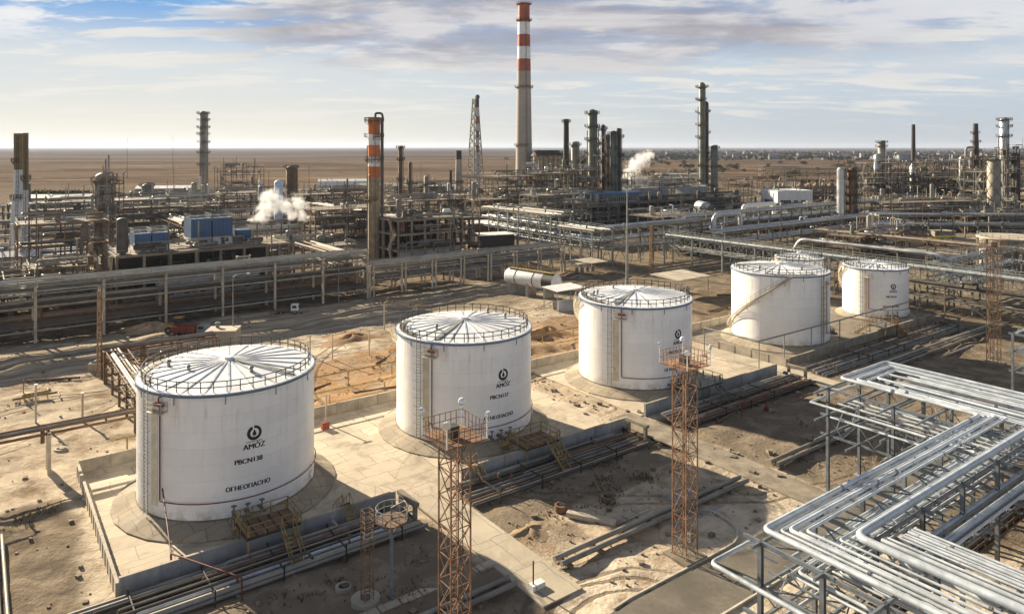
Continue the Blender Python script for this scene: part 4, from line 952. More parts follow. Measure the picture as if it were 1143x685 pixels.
    for _ in range(4 if top_equip else 0):
        x, y, h = rr.uniform(.5, L - .5), rr.uniform(.5, D - .5), top + rr.uniform(3, 9); MB().tube([(x, y, 0), (x, y, h)], rr.uniform(.12, .28), 7).build('vent_pipe', M[rr.choice(pmats)], t)
    st = MB()                                            # zigzag stair at one end
    for k, (a, b) in enumerate(zip(lv, lv[1:])):
        x0, x1 = (-1.1, -1.1); y0, y1 = (.5, min(D, 4.5)) if k % 2 == 0 else (min(D, 4.5), .5)
        for e in (-.4, .4): st.beam((x0 + e, y0, a), (x1 + e, y1, b), .08, .2); st.beam((x0 + e, y0, a + 1), (x1 + e, y1, b + 1), .06)
        for q in range(10): f = q / 10; st.box(x0 - .4, x0 + .4, y0 + (y1 - y0) * f - .12, y0 + (y1 - y0) * f + .12, a + (b - a) * f, a + (b - a) * f + .04)
        st.box(x0 - .5, x0 + .55, min(y1 - .5, y1 + .5), max(y1 - .5, y1 + .5), b - .02, b + .06)
    st.build('stair', M['steel' if mat == 'steel_dark' else mat], t, False)
    if back:
        for a, b in zip(lv, lv[1:]): MB().box(.4, L - .4, D - .35, D - .2, a + .1, b - .6).build('shade_backing', M[back], t, False)  # dark panel added behind the bays so the interior looks shaded
    for (x0, x1, h0, h1, wm) in walls or ():
        MB().box(x0, x1, -.12, .12, h0, h1).build('wall_panel', M[wm], t, False)
    for k in range(bigpipe):
        x = L * (k + .5) / bigpipe; MB().tube([(x, -1, lv[1] * .5), (x, -1, top + 1.5), (x, D * .6, top + 1.5), (x, D * .6, top - 2)], .5, 12, 1.4).build('duct', M['silver'], t)
    return t
def building(label, u, w_, L, D, H, mat, roof='white_roof', win=(), z=0, rot=0.0, base=None, name='plant_building', pitch=0.0, doors=(), vents=3, seed=1, roof_h=.25, over=.3, group=None, cat='building'):
    t = thing(name, label, cat, u, w_, z, rot, group); rr = random.Random(seed)
    MB().box(0, L, 0, D, -.4, H).build('wall', M[mat], t, False)
    if base: MB().box(-.06, L + .06, -.06, D + .06, -.4, H * base).build('plinth', M['conc_pale'], t, False)
    if pitch:
        m = MB()._add([(-over, -over, H), (L + over, -over, H), (L + over, D + over, H), (-over, D + over, H), (-over, D / 2, H + pitch), (L + over, D / 2, H + pitch)], [(0, 1, 5, 4), (2, 3, 4, 5), (1, 2, 5), (3, 0, 4), (3, 2, 1, 0)])
    else: m = MB().box(-over, L + over, -over, D + over, H + .003, H + roof_h)
    ro = m.build('roof', M[roof], t, False)
    for k in range(vents):
        x, y = rr.uniform(1, L - 1), rr.uniform(D * .2, D * .8); MB().cyl(x, y, H, H + pitch + rr.uniform(.7, 1.5), .35, n=10).cyl(x, y, H + pitch + 1.0, H + pitch + 1.2, .55, n=10).build('roof_vent', M['steel_pale'], ro)
    for (x0, x1, z0, z1, side) in win:
        if side == 'f': m = MB().box(x0, x1, -.05, .1, z0, z1)
        else: m = MB().box(-.05, .1, x0, x1, z0, z1)
        o = m.build('window', M['glass'], t, False)
        f = MB()
        n = max(1, int((x1 - x0) / 1.5))
        for k in range(n + 1):
            x = x0 + (x1 - x0) * k / n
            f.box(x - .05, x + .05, -.09, -.052, z0, z1) if side == 'f' else f.box(-.09, -.052, x - .05, x + .05, z0, z1)
        f.box(x0, x1, -.12, -.093, z0 - .1, z0 - .003) if side == 'f' else f.box(-.12, -.093, x0, x1, z0 - .1, z0 - .003)
        f.build('window_frame', M['white'], o, False)
    for (x0, x1, h) in doors: MB().box(x0, x1, -.06, .1, 0, h).build('door', M['steel_dark'], t, False)
    return t
def cooler_block(label, u, w_, L, D, z, H, n, skin, skirt, rot=0.0, group=None, cat='air cooler', name='air_cooler', fans=True):
    t = thing(name, label, cat, u, w_, z, rot, group)
    for k in range(n):
        a, b = L * k / n + .15, L * (k + 1) / n - .15
        MB().box(a, b, 0, D, H * .3, H).build('casing', M[skin], t, False)
        MB().box(a + .1, b - .1, .1, D - .1, 0, H * .3 - .003).build('skirt', M[skirt], t, False)
        m = MB()
        for q in range(int((b - a) / .9)): m.box(a + .3 + q * .9, a + .38 + q * .9, -.05, -.002, H * .32, H - .1)
        m.build('cladding_seam', M['blue_roof' if skin == 'blue' else 'steel_pale'], t, False)
        MB().box(a + (b - a) * .4, a + (b - a) * .4 + 1.1, .04, .098, .05, H * .28).build('door', M['steel_dark'], t, False)
        MB().box(b - 2.4, b - 1.0, .05, .098, H * .1, H * .24).build('louvre', M['glass'], t, False)
        if fans:
            for q in (.28, .72): MB().annulus(min((b - a), D) * .17, min((b - a), D) * .21, H + .004, H + .5, 18).build('fan_ring', M['steel_pale'], t, loc=(a + (b - a) * q, D / 2, 0))
        MB().rail([(a, .1, H), (b, .1, H), (b, D - .1, H), (a, D - .1, H)], 1.0, 1.6, .035, True).build('railing', M['steel_pale'], t, False)
    return t
def lamp_post(label, u, w_, h, arm=1.2, mat='steel_pale', r=.11, lamps=1):
    t = thing('lamp_post', label, 'lamp post', u, w_, 0, 0, 'lamp posts')
    MB().spin((0, 0, -.3), (0, 0, 1), [(0, r * 1.5), (h * .35, r * 1.25), (h * .35, r), (h + .3, r * .6)], 10).build('pole', M[mat], t)
    for k in range(lamps):
        s = 1 if k % 2 == 0 else -1
        MB().tube([(0, 0, h - .2), (s * arm * .3, 0, h + .3), (s * arm, 0, h + .35)], .05, 6, .2).build('arm', M[mat], t)
        MB().spin((s * arm, 0, h + .35), (s, 0, -.1), [(0, .08), (.2, .2), (.6, .22), (.8, .05)], 10).build('lamp_head', M['lamp'], t)
    return t

# ---------------------------------------------------------------- two-tier pipe racks along the rear of the yard
rack('long brown two tier pipe rack behind the truck, ending near the orange column', -62, 88, 121, 6.5, [(11.5, 10, .12, .36), (9.8, 6, .12, .3), (7.2, 9, .14, .4), (2.4, 6, .2, .45, ('pipe_dark', 'lagging', 'pipe_rust'))], 0, 12.1, .5, 'steel_pale', ('lagging', 'pipe_grey', 'pipe_pale', 'lagging', 'pipe_pale', 'pipe_dark'), 7, -11.6, conc=True)
rack('pipe ramp climbing from the long brown rack at the edge of the picture', -64, 96, 44, 4, [(14.3, 6, .15, .35)], 0, 9, .4, 'steel_pale', ('pipe_pale', 'lagging', 'pipe_grey'), 8, 14.4)
rack('lower pale topped pipe rack between the orange column and the white horizontal drum', 60.5, 88.5, 66, 6, [(7.9, 9, .14, .42), (6.2, 6, .12, .36), (4.4, 7, .12, .36)], 0, 9.4, .45, 'steel_pale', ('pipe_pale', 'lagging', 'pipe_grey', 'lagging', 'pipe_rust'), 9, -8.0, conc=True, twin=True)
rack('low dark ground pipes running behind the long brown rack', -62, 97.5, 150, 6, [(2.2, 8, .2, .45), (5.2, 5, .15, .35)], 0, 12, .35, 'steel_brown', ('pipe_dark', 'lagging', 'pipe_rust', 'pipe_grey'), 10)
rack('portal of brown pipes at the foot of the orange column', 57, 96, 24, 6, [(11.2, 5, .2, .4), (7.5, 4, .2, .4)], R_(90), 8, .4, 'steel_brown', ('lagging', 'pipe_pale', 'pipe_rust'), 12)
# trestles in the yard
rack('low pipe trestle on concrete posts beside the nearest tank yard', -78, 17.0, 74, 2.2, [(4.9, 5, .12, .26)], 0, 12.3, .4, 'steel_brown', ('lagging', 'pipe_rust', 'pipe_dark'), 13, conc=True)
rack('pale pipe trestle leading away from the rear of the nearest tank', -2.6, 17.5, 34, 3.2, [(5.0, 6, .12, .26), (3.1, 3, .1, .2)], R_(90), 7.5, .35, 'steel_brown', ('pipe_pale', 'lagging', 'pipe_pale', 'pipe_rust'), 14)
rack('short pale pipe trestle turning right behind the nearest tank', -6, 51.8, 18, 3, [(4.8, 6, .1, .24), (2.6, 3, .1, .2)], 0, 6, .3, 'steel_brown', ('lagging', 'pipe_rust', 'pipe_pale'), 15)
bundle('tangle of low rusty pipes and valves behind the nearest tank', [[(0, 0), (10, 0), (10, 6)], [(0, 1, .5), (8, 1, .5), (8, 7, .5)], [(2, -2, 1.2), (2, 5, 1.2), (12, 5, 1.2)], [(5, -3, .8), (5, 8, .8)], [(-3, 3, .2), (13, 3, .2)], [(0, 5, 1.6), (9, 5, 1.6), (9, 5, .1)]], (.2, .14, .18, .12, .22), ('pipe_rust', 'lagging', 'pipe_pale', 'pipe_dark'), .3, 2, 55)
# central steel racks
rack('tall grey four level pipe rack beyond the tall pale pole', 146, 107, 44, 9, [(15.4, 6, .15, .5), (12.0, 6, .15, .4), (8.8, 6, .15, .4), (5.4, 4, .15, .4)], R_(90), 6.6, .35, 'steel_pale', ('pipe_pale', 'pipe_grey', 'lagging', 'silver'), 15, -15.6, 2)
rack('lower three level grey pipe rack with pale corner post by the tall pole', 145.5, 85.6, 21, 9, [(11.9, 6, .15, .4), (8.7, 5, .15, .35), (6.0, 4, .15, .3)], R_(90), 5.3, .33, 'steel_pale', ('pipe_grey', 'pipe_pale', 'galv', 'lagging'), 16, -12.1, 2)
rack('grey rack running from the tall pole towards the long pipe bridge', 146, 85.8, 52, 7, [(11.8, 6, .15, .5), (8.6, 5, .15, .4), (5.6, 4, .15, .35)], 0, 6.5, .33, 'steel', ('silver', 'pipe_grey', 'galv', 'pipe_pale'), 17, -12.0, 2)
rack('long pipe bridge with a railed walkway passing behind the unlettered tank', 166.5, -62, 140, 4.2, [(9.6, 5, .14, .35), (6.0, 5, .12, .3)], R_(90), 12.0, .34, 'steel_pale', ('pipe_grey', 'galv', 'silver', 'pipe_pale'), 18, 9.8, 4, truss=(6.1, 9.3))
rack('grey pipe rack with big silver pipes crossing towards the silver column', 190, 92, 145, 11, [(12.8, 11, .12, .3), (9.2, 10, .12, .28), (5.4, 5, .15, .4)], 0, 7.6, .35, 'steel', ('silver', 'galv', 'pipe_grey', 'pipe_pale', 'galv'), 19, -13.0, 3)
rack('broad low pipe rack on grey steel beyond the long pipe bridge', 184, 70, 130, 9, [(9.5, 11, .12, .3), (5.5, 8, .12, .28)], 0, 9, .33, 'steel', ('silver', 'galv', 'pipe_grey', 'lagging'), 20, -9.7, 3)
rack('green grey pipe gantry joining the pipe bridge beside the round grey tank', 168, -8, 46, 5, [(10.6, 6, .15, .35), (7.0, 5, .15, .3), (4, 4, .12, .3)], 0, 7, .32, 'steel_pale', ('silver', 'galv', 'pipe_grey'), 21, 10.8, 2)
rack('low rack of dark pipes behind the smallest lettered tank', 160, 26, 100, 5, [(6.4, 6, .15, .35), (3.4, 5, .15, .3)], R_(-90), 9, .3, 'steel', ('pipe_dark', 'lagging', 'pipe_rust', 'pipe_grey'), 22, None, 2)
rack('distant pale pipe rack between the round grey tank and the concrete hut', 225, 62, 120, 6, [(8.5, 6, .15, .4), (5, 5, .15, .4)], R_(-90), 10, .35, 'steel_brown', ('lagging', 'pipe_pale', 'pipe_rust'), 23)
rack('long pale rack running past the silver column to the picture edge', 270, 60, 190, 8, [(11.5, 9, .15, .38), (7.5, 7, .15, .38)], R_(-36), 10, .4, 'steel', ('silver', 'pipe_pale', 'galv', 'pipe_grey'), 24, -11.6)
pipe_line('thick silver pipe lying beside the long pipe bridge walkway', [(171.5, 36, 9), (171.5, 34, 12.2), (171.5, -4, 12.2), (173, -10, 9)], .5, 'silver', [(171.5, u, 11.6) for u in (30, 18, 6, -3)], post_mat='steel', post_r=.18)
pipe_line('thick silver pipe bent over the grey rack beyond the bridge', [(196, 84, 6), (196, 84, 14), (212, 84, 14), (212, 84, 9)], .9, 'silver', [(204, 84, 13.2)], post_mat='steel', post_r=.18)
pipe_line('thick white pipe over the grey rack before the white building', [(236, 100, 10), (236, 100, 14.6), (258, 100, 14.6), (258, 100, 10)], .9, 'white', [(247, 100, 13.8)], post_mat='steel', post_r=.18)

# ---------------------------------------------------------------- units behind the rack, from the picture's near side round to the far side
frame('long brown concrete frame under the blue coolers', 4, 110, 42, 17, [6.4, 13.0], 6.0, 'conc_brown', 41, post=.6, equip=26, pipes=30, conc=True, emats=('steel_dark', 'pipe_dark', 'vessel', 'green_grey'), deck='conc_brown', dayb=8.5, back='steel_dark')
bx = GU(212, 262, 13.2)
cooler_block('big bright blue cooler pair standing on the brown concrete frame', 22.0, 116, 10.8, 8.0, 13.15, 7.2, 2, 'blue', 'white', group='blue coolers on the brown frame')
cooler_block('small blue box just beside the steam, smaller than its neighbours', 33.7, 117, 4.4, 5.0, 13.15, 3.4, 1, 'blue', 'conc_pale', group='blue coolers on the brown frame', fans=False)
cooler_block('lower blue cooler pair near the brown wrapped column', 8.2, 113, 8.0, 7.0, 13.15, 4.6, 2, 'blue', 'white', group='blue coolers on the brown frame')
frame('dark furnace frame round the foot of the twin stacks', -14, 152, 22, 12, [6, 12, 18], 5.5, 'orange_rust', 42, post=.35, equip=22, pipes=26, emats=('orange_rust', 'steel_brown', 'vessel', 'conc_dark'), dayb=6)
frame('orange brown vessel frame between the brown wrapped column and the blue coolers', -13, 121, 15, 10, [5, 10], 5, 'orange_rust', 43, post=.3, equip=16, pipes=18, emats=('vessel', 'beige', 'orange_rust'))
frame('dark equipment frame between the twin stacks and the brown wrapped column', -36, 116, 24, 16, [4.5, 9], 6, 'steel_dark', 44, equip=18, pipes=24)
building('long white roofed shed between the twin stacks and the brown wrapped column', -24, 190, 28, 9, 4.5, 'conc', 'white_roof', pitch=1.6, vents=2)
building('small white roofed shed cut by the picture edge beside the twin stacks', -62, 160, 18, 9, 5, 'conc', 'white_roof', pitch=1.2, vents=1)
column('broad scorched stack of the twin pair, brown at the top', 21.5, 246, 1.55, 149, 'silver', (.78, .5, .28), 'stack', 'stack', True, False, prof=[(0, 2.1), (.12, 2.1), (.2, 1.75), (.42, 1.5), (.55, 1.05), (.56, 1.0), (1, 1.0)], bands=[(.72, 1.0, 'twin_brown')], plat_w=.7)
column('thin scorched stack of the twin pair with a flared silver foot', 28.7, 234, .72, 148.5, 'silver', (.66, .35), 'stack', 'stack', True, False, prof=[(0, 2.9), (.14, 2.9), (.15, 2.3), (.36, 1.75), (.55, 1.0), (1, 1.0)], bands=[(.58, 1.0, 'twin_brown')], plat_w=.6)
column('thick brown column wrapped in scaffolding beside the blue coolers', 115, 226, 2.3, 193, 'vessel', (.3, .5, .64, .78, .92), side=3, pipe_mat='lagging', plat_mat='steel_brown')
frame('open scaffold round the thick brown column', *XY(107, 222), 6.4, 6.4, [5, 10, 15, 20, 25, 29], 6.4, 'steel_brown', 46, rot=R_(-20), post=.22, equip=0, pipes=16, deck=None, pmats=('pipe_grey', 'lagging'))
column('short olive column with a wide cap beyond the blue coolers', 164, 400, 2.6, 205, 'green_grey', (.93,), plat_w=1.0)
column('slender grey column with many platforms rising over the blue coolers', 227, 500, 2.3, 124, 'vessel', (.42, .55, .66, .75, .82, .9, .97), side=3, plat_w=1.4)
column('brown column with one yellow pipe beside the white vessel', 325, 440, 3.0, 185, 'steel_brown', (.55, .96), pipe_mat='yellow')
column('pale blue domed vessel standing in the steam', 311, 340, 1.95, 201, 'pale_blue', (), ladder=False, side=False)
column('thin pale blue pipe column beside the pale blue domed vessel', 322.5, 336, .7, 232, 'pale_blue', (), ladder=False, side=False)
column('grey twin topped frame column beside the pale blue domed vessel', 291, 372, 1.2, 207, 'steel_pale', (.6,), side=True)
column('tall column banded in orange and white with a black side pipe', 417.5, 252, 2.05, 131, 'beige', (.42, .70, .86, .97), prof=[(0, 1.12), (.1, 1.0), (1, 1.0)], bands=[(.58, .656, 'orange'), (.656, .725, 'white'), (.725, .806, 'orange'), (.806, .88, 'white'), (.88, .992, 'orange')], side=3, plat_w=1.2, plat_mat='steel_brown')
p_ = lambda px: XY(px, 250)
pipe_line('black overhead pipe hooked over the orange banded column', [(*p_(419), 49.5), (*p_(419), 50.9), (*p_(427), 50.9), (*p_(427), 0)], .4, 'pipe_dark')
frame('brown frame of stacked drums beyond the slender grey column', *XY(246, 470), 28, 14, [7, 14, 21, 26], 7, 'steel_brown', 47, equip=16, pipes=20)
frame('long rust brown pipe frame stretching behind the steam', *XY(333, 380), 46, 12, [5, 10, 14], 6.5, 'steel_brown', 48, equip=26, pipes=34, emats=('steel_brown', 'pipe_rust', 'vessel'))
frame('long low concrete frame before the orange banded column', 34, 128, 40, 8, [4.2, 8.4], 6, 'conc_brown', 49, post=.5, conc=True, equip=16, pipes=22, deck='conc_dark')
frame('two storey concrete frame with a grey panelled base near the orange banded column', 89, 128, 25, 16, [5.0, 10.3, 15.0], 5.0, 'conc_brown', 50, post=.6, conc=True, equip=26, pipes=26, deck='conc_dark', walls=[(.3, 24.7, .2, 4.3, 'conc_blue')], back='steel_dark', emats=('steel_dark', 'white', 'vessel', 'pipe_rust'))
frame('brown scaffold bay joined to the two storey concrete frame', 114.5, 130, 8, 14, [5, 10, 14], 4, 'steel_brown', 51, equip=8, pipes=14)
building('white roofed shed right behind the two storey concrete frame', *XY(524, 285), 11, 10, 9, 'steel_brown', 'white_roof', over=.8, vents=2, rot=R_(-15))
building('open sided pale canopy before the grey four level rack', *XY(537, 262), 13, 7, 7.2, 'steel_dark', 'white_roof', over=.8, vents=0, rot=R_(-15))
frame('brown frame with rusty drums beyond the pale canopy', *XY(536, 330), 18, 12, [5, 10, 15], 6, 'orange_rust', 52, equip=14, pipes=18)
frame('tangled brown pipe frame behind the two storey concrete frame', *XY(432, 330), 40, 16, [5, 9, 14], 7, 'steel_brown', 53, equip=26, pipes=32)
column('small grey cone shaped stack with a dark tip', 512, 420, 2.0, 168, 'vessel', (.5,), 'stack', 'stack', False, False, prof=[(0, 2.0), (.2, 1.5), (.5, 1.0), (1, .8)], bands=[(.86, 1.0, 'steel_dark')], plat_w=.5)
column('thin black stack beside the small cone shaped stack', 503, 400, .8, 190, 'steel_dark', (), 'stack', 'stack', False, False, prof=[(0, 1), (1, .9)])
column('thin dark column with a spiky top between orange column and cone stack', 447, 430, 1.3, 163, 'steel_brown', (.5, .8, .97), plat_w=.9)
column('shorter thin brown column just right of the spiky one', 457.5, 420, 1.0, 181, 'steel_brown', (.6,), plat_w=.8)
column('short pale column beyond the two storey concrete frame', 476, 380, 1.3, 196, 'vessel', (.8,), plat_w=.8)
mast('lattice flare tower carrying a striped flare stack', *XY(530.5, 760), 90, 13, 'steel', False, 'flare tower', 'flare_tower', .30, 0, 8.0, None, .40)
column('slim black tipped flare stack beside its lattice tower', 533, 758, 1.9, 106, 'silver', (.97,), 'stack', 'stack', False, False, prof=[(0, 1), (1, .85)], bands=[(.86, 1.0, 'steel_dark'), (.52, .60, 'pipe_rust'), (.68, .76, 'pipe_rust'), (.36, .44, 'pipe_rust')], plat_w=.6)
c_h = HT(2, 480)
column('very tall concrete chimney with a red and white banded top', 584.8, 480, 5.7, 4, 'chimney', (.30, .585, .915, .995), 'chimney', 'chimney', True, False, prof=[(0, 1.0), (.3, .93), (.59, .82), (.92, .68), (1, .65)], n=32, plat_w=.9, plat_mat='steel_brown',
       bands=[(.905, 1.0, 'red'), (.845, .905, 'white'), (.785, .845, 'red'), (.725, .785, 'white'), (.665, .725, 'red')])
t = thing('cooling_tower', 'broad beige boarded cooling tower with dark fan stacks beside the chimney', 'cooling tower', *XY(611, 470))
hh = HT(174, 470)
m = MB().spin((0, 0, -.5), (0, 0, 1), [(0, 11), (hh * .5, 10.6), (hh, 10.4)], 20); m.build('shell', M['beige'], t, False)
m = MB()
for k in range(20):
    a = 2 * math.pi * k / 20; m.beam((11.1 * math.cos(a), 11.1 * math.sin(a), 0), (10.6 * math.cos(a), 10.6 * math.sin(a), hh), .3)
for z in np.arange(4, hh, 4.5):
    for k in range(20):
        a, b = 2 * math.pi * k / 20, 2 * math.pi * (k + 1) / 20; m.beam((11.0 * math.cos(a), 11 * math.sin(a), z), (11 * math.cos(b), 11 * math.sin(b), z), .25)
m.build('framing', M['steel_brown'], t, False)
MB().cyl(0, 0, hh, hh + 2.2, 10.8, 10.5, 24).build('fan_deck', M['steel_dark'], t)
MB().ring_rail(10.7, hh + 2.2, 1.2, 24, .08).build('railing', M['rail_dark'], t)
for k in range(4): a = .6 + k * 1.57; MB().cyl(5.6 * math.cos(a), 5.6 * math.sin(a), hh + 2.2, hh + 3.6, 2.6, 2.3, 18).build('fan_stack', M['steel_dark'], t)
pipe_line('large silver duct arching at the foot of the tall chimney', [(XY(588, 404)[0], XY(588, 404)[1], 29.5), (XY(600, 400)[0], XY(600, 400)[1], 29.5), (XY(600, 400)[0], XY(600, 400)[1], 4)], 1.3, 'silver')
pipe_line('long pale pipe crossing before the tall chimney', [(XY(515, 430)[0], XY(515, 430)[1], 22), (XY(570, 430)[0], XY(570, 430)[1], 20), (XY(572, 430)[0], XY(572, 430)[1], 6)], .9, 'pipe_pale', [(XY(p, 430)[0], XY(p, 430)[1], 20) for p in (525, 540, 555)], post_mat='steel_brown', post_r=.3)
frame('brown pipe frame in front of the tall chimney', *XY(545, 385), 44, 14, [5, 10, 16], 6.5, 'orange_rust', 54, equip=26, pipes=36, emats=('orange_rust', 'vessel', 'beige', 'pipe_rust'))
# tower cluster right of the chimney
column('thin dark stack rising behind the beige cooling tower', 632, 430, 1.7, 133, 'steel_dark', (.55, .97), 'stack', 'stack', True, False, prof=[(0, 1.5), (.3, 1.1), (1, .9)], plat_w=.8)
column('medium grey column with a flat railed top near the beige cooling tower', 641.5, 385, 1.9, 158, 'vessel', (.35, .55, .75, .95), side=3)
column('tallest dark column of the cluster over the blue roofed building', 661, 395, 2.2, 122, 'green_grey', (.3, .45, .6, .72, .84, .96), side=3, plat_w=1.3)
frame('tall open steel tower with pipes between the two tallest dark columns', *XY(666, 405), 7, 6, [8, 16, 24, 32, 40, 49], 7, 'steel_dark', 55, post=.4, equip=3, pipes=18, deck=None, top_equip=False, pmats=('pipe_rust', 'vessel', 'orange_rust'))
column('dark twin column with a hooked side pipe right of the open steel tower', 685, 390, 1.7, 146, 'green_grey', (.4, .6, .8, .96), side=3)
column('slimmer partner of the dark twin column', 690.5, 392, 1.4, 143, 'steel_dark', (.5, .7, .9), side=True)
column('short dark column in the gap of the tower cluster', 651, 402, 1.5, 178, 'steel_dark', (.5, .95), side=True)
frame('green and rust pipe frame at the foot of the tower cluster', *XY(618, 365), 44, 14, [5, 10, 15], 6, 'steel', 56, equip=24, pipes=34, emats=('green_grey', 'pipe_rust', 'vessel', 'beige'))
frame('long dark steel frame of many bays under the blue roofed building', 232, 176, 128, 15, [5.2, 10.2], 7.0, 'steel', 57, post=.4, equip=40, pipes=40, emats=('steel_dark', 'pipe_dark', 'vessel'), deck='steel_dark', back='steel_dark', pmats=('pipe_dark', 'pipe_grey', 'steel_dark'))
building('blue roofed building on the long dark frame, below the tower cluster', 222, 180, 36, 14, 4.2, 'steel', 'blue_roof', z=10.2, over=1.0, roof_h=1.4, vents=4, win=[(1, 34, 1.0, 3.2, 'f')])
frame('open pump floor carrying the blue roofed building', 214, 172, 20, 12, [5.2, 10.2], 6, 'steel', 58, equip=14, pipes=16)
cooler_block('wide grey cooler with silver fans near the tall dark twin column', 262, 190, 30, 12, 10.3, 6.5, 4, 'conc_blue', 'steel', group='grey coolers on the long dark frame')
cooler_block('second grey cooler at the foot of the tall dark twin column', 306, 186, 16, 11, 10.3, 6.2, 2, 'conc_blue', 'steel', group='grey coolers on the long dark frame')
t = thing('round_ended_vessel', 'silver vessel showing its round end before the long dark frame', 'vessel', *XY(789, 372), 3.5, R_(60))
MB().drum((0, 0, 4.5), (12, 0, 4.5), 3.0, 24).build('shell', M['silver'], t)
for x in (2.5, 9): MB().box(x - .4, x + .4, -2.4, 2.4, -3.5, 3.6).build('saddle', M['conc_dark'], t)
column('tallest dark column standing alone beyond the grey coolers', 783.5, 470, 1.9, 92, 'green_grey', (.22, .34, .45, .56, .66, .76, .86, .96), side=3, plat_w=1.5, plat_mat='steel_brown')
column('dark partner hugging the tallest lone column', 787.5, 474, 1.6, 113, 'steel_dark', (.5, .7, .9), side=True)
column('shorter dark column to the right of the tallest lone column', 797, 468, 2.0, 162, 'green_grey', (.35, .65, .95), side=True)
frame('pipe frame at the foot of the lone dark columns', *XY(765, 450), 40, 14, [5, 9], 7, 'steel_brown', 59, equip=22, pipes=26)
building('white building with dark strip windows beyond the grey racks', *XY(868, 430), 24, 17, 13, 'white', 'white_roof', [(2, 9, 6, 7.6, 'f'), (11, 14, 6.2, 7.4, 'f'), (16, 19, 6.2, 7.4, 'f'), (20.5, 23, 6.2, 7.4, 'f'), (4, 13, 5.8, 7.6, 's')], rot=R_(-22), vents=6)
frame('long distant brown frame on the skyline of the plain', *XY(850, 640), 120, 10, [7, 14, 19], 10, 'steel_brown', 60, rot=R_(-36.6), equip=14, pipes=30)
frame('long distant rusty frame on the plain between the steam and the lone dark columns', *XY(728, 690), 52, 10, [7, 13], 9, 'orange_rust', 61, rot=R_(-36.6), equip=10, pipes=20)
frame('long distant brown frame between the lone dark columns and the white building', *XY(800, 600), 58, 10, [6, 11], 9, 'steel_brown', 62, rot=R_(-36.6), equip=10, pipes=20)
for k, (px, lab) in enumerate(((894, 'first yellow brown heater of the row, next to the white building'), (902.5, 'second yellow brown heater of the row'), (911, 'middle yellow brown heater of the row'), (919.5, 'fourth yellow brown heater of the row'), (928, 'last yellow brown heater of the row, next to the silver column'))):
    column(lab, px, 540, 2.3, 200, 'orange_rust', (.9,), 'heater', 'heater', False, False, prof=[(0, 1), (.72, 1), (.82, .35), (1, .3)], plat_w=.5, group='row of yellow brown heaters')
column('smooth silver column standing clear of its wrapped dark partner', 939, 322, 1.85, 187, 'silver', (), ladder=True, side=False, prof=[(0, 1), (.97, 1), (1, .6)])
column('dark column wrapped in ringed platforms beside the smooth silver column', 951.5, 322, 2.0, 187, 'steel_brown', (.12, .24, .36, .48, .6, .72, .84, .96), side=3, plat_w=1.3, plat_mat='steel_dark')
# further racks and units filling the plant's depth
rack('dark many piped rack on the plain side of the twin stacks', -60, 215, 150, 8, [(8, 8, .2, .5), (5, 6, .2, .5)], 0, 10, .4, 'steel_brown', ('pipe_dark', 'lagging', 'pipe_grey', 'silver'), 71, None, None, loops=0, n=6)
rack('grey rack of thick pipes behind the long white roofed shed', -70, 262, 170, 10, [(9, 8, .25, .6), (5.5, 6, .2, .5)], 0, 11, .4, 'steel', ('silver', 'pipe_grey', 'lagging', 'pipe_dark'), 72, None, None, n=6)
rack('distant grey rack nearest the open plain behind the blue coolers', -90, 350, 260, 12, [(10, 7, .3, .7), (6, 6, .3, .6)], R_(-4), 13, .5, 'steel', ('pipe_grey', 'silver', 'lagging'), 73, None, None, n=6)
rack('brown rack running away between the blue coolers and the steam', 46, 130, 120, 8, [(10, 7, .2, .5), (6, 6, .2, .4)], R_(90), 9, .4, 'steel_brown', ('lagging', 'pipe_pale', 'pipe_rust', 'pipe_dark'), 74, None, 3, n=6)
rack('brown rack running away behind the two storey concrete frame', 122, 150, 150, 8, [(10, 7, .2, .5), (6, 6, .2, .4)], R_(90), 9, .4, 'steel_brown', ('lagging', 'pipe_pale', 'pipe_rust', 'pipe_dark'), 75, None, 3, n=6)
frame('dark low unit behind the dark equipment frame at the picture edge', *XY(10, 330), 60, 18, [5, 9, 13], 7, 'steel_dark', 76, rot=0, equip=26, pipes=34, pmats=('pipe_dark', 'lagging', 'pipe_pale'))
frame('dark unit between the brown wrapped column and the short olive column', *XY(128, 300), 42, 18, [5, 9, 13, 17], 7, 'steel_brown', 77, equip=26, pipes=34, pmats=('pipe_dark', 'lagging', 'pipe_pale', 'silver'))
frame('brown unit beyond the blue coolers and below the slender grey column', *XY(188, 360), 60, 20, [5, 10, 15], 7, 'steel_brown', 78, equip=30, pipes=40, emats=('vessel', 'silver', 'conc_pale', 'green_grey'))
frame('brown pipe unit beyond the steam on the left of the orange banded column', *XY(352, 300), 44, 18, [5, 9, 13], 7, 'steel_brown', 79, equip=26, pipes=36, emats=('vessel', 'pipe_rust', 'conc_pale'))
frame('low tan unit on the plain between the brown column and the orange banded column', *XY(345, 500), 66, 20, [5, 9], 8, 'beige', 80, equip=26, pipes=34)
frame('rusty low unit round the foot of the cone shaped stack', *XY(492, 370), 44, 18, [4.5, 9, 14], 7, 'orange_rust', 81, equip=26, pipes=36, emats=('vessel', 'beige', 'orange_rust', 'white'))
frame('low distant unit on the plain behind the cone shaped stack', *XY(440, 560), 80, 20, [5, 9], 9, 'steel_brown', 82, equip=24, pipes=34)
frame('brown unit hiding the foot of the beige cooling tower', *XY(590, 410), 50, 14, [6, 11, 15], 6, 'orange_rust', 83, equip=22, pipes=34, emats=('green_grey', 'beige', 'vessel'))
frame('dark low pipe unit between the pipe bridge and the long dark frame', *XY(735, 310), 56, 18, [4.5, 9], 7, 'steel_dark', 84, equip=24, pipes=40, pmats=('silver', 'pipe_grey', 'pipe_dark', 'galv'))
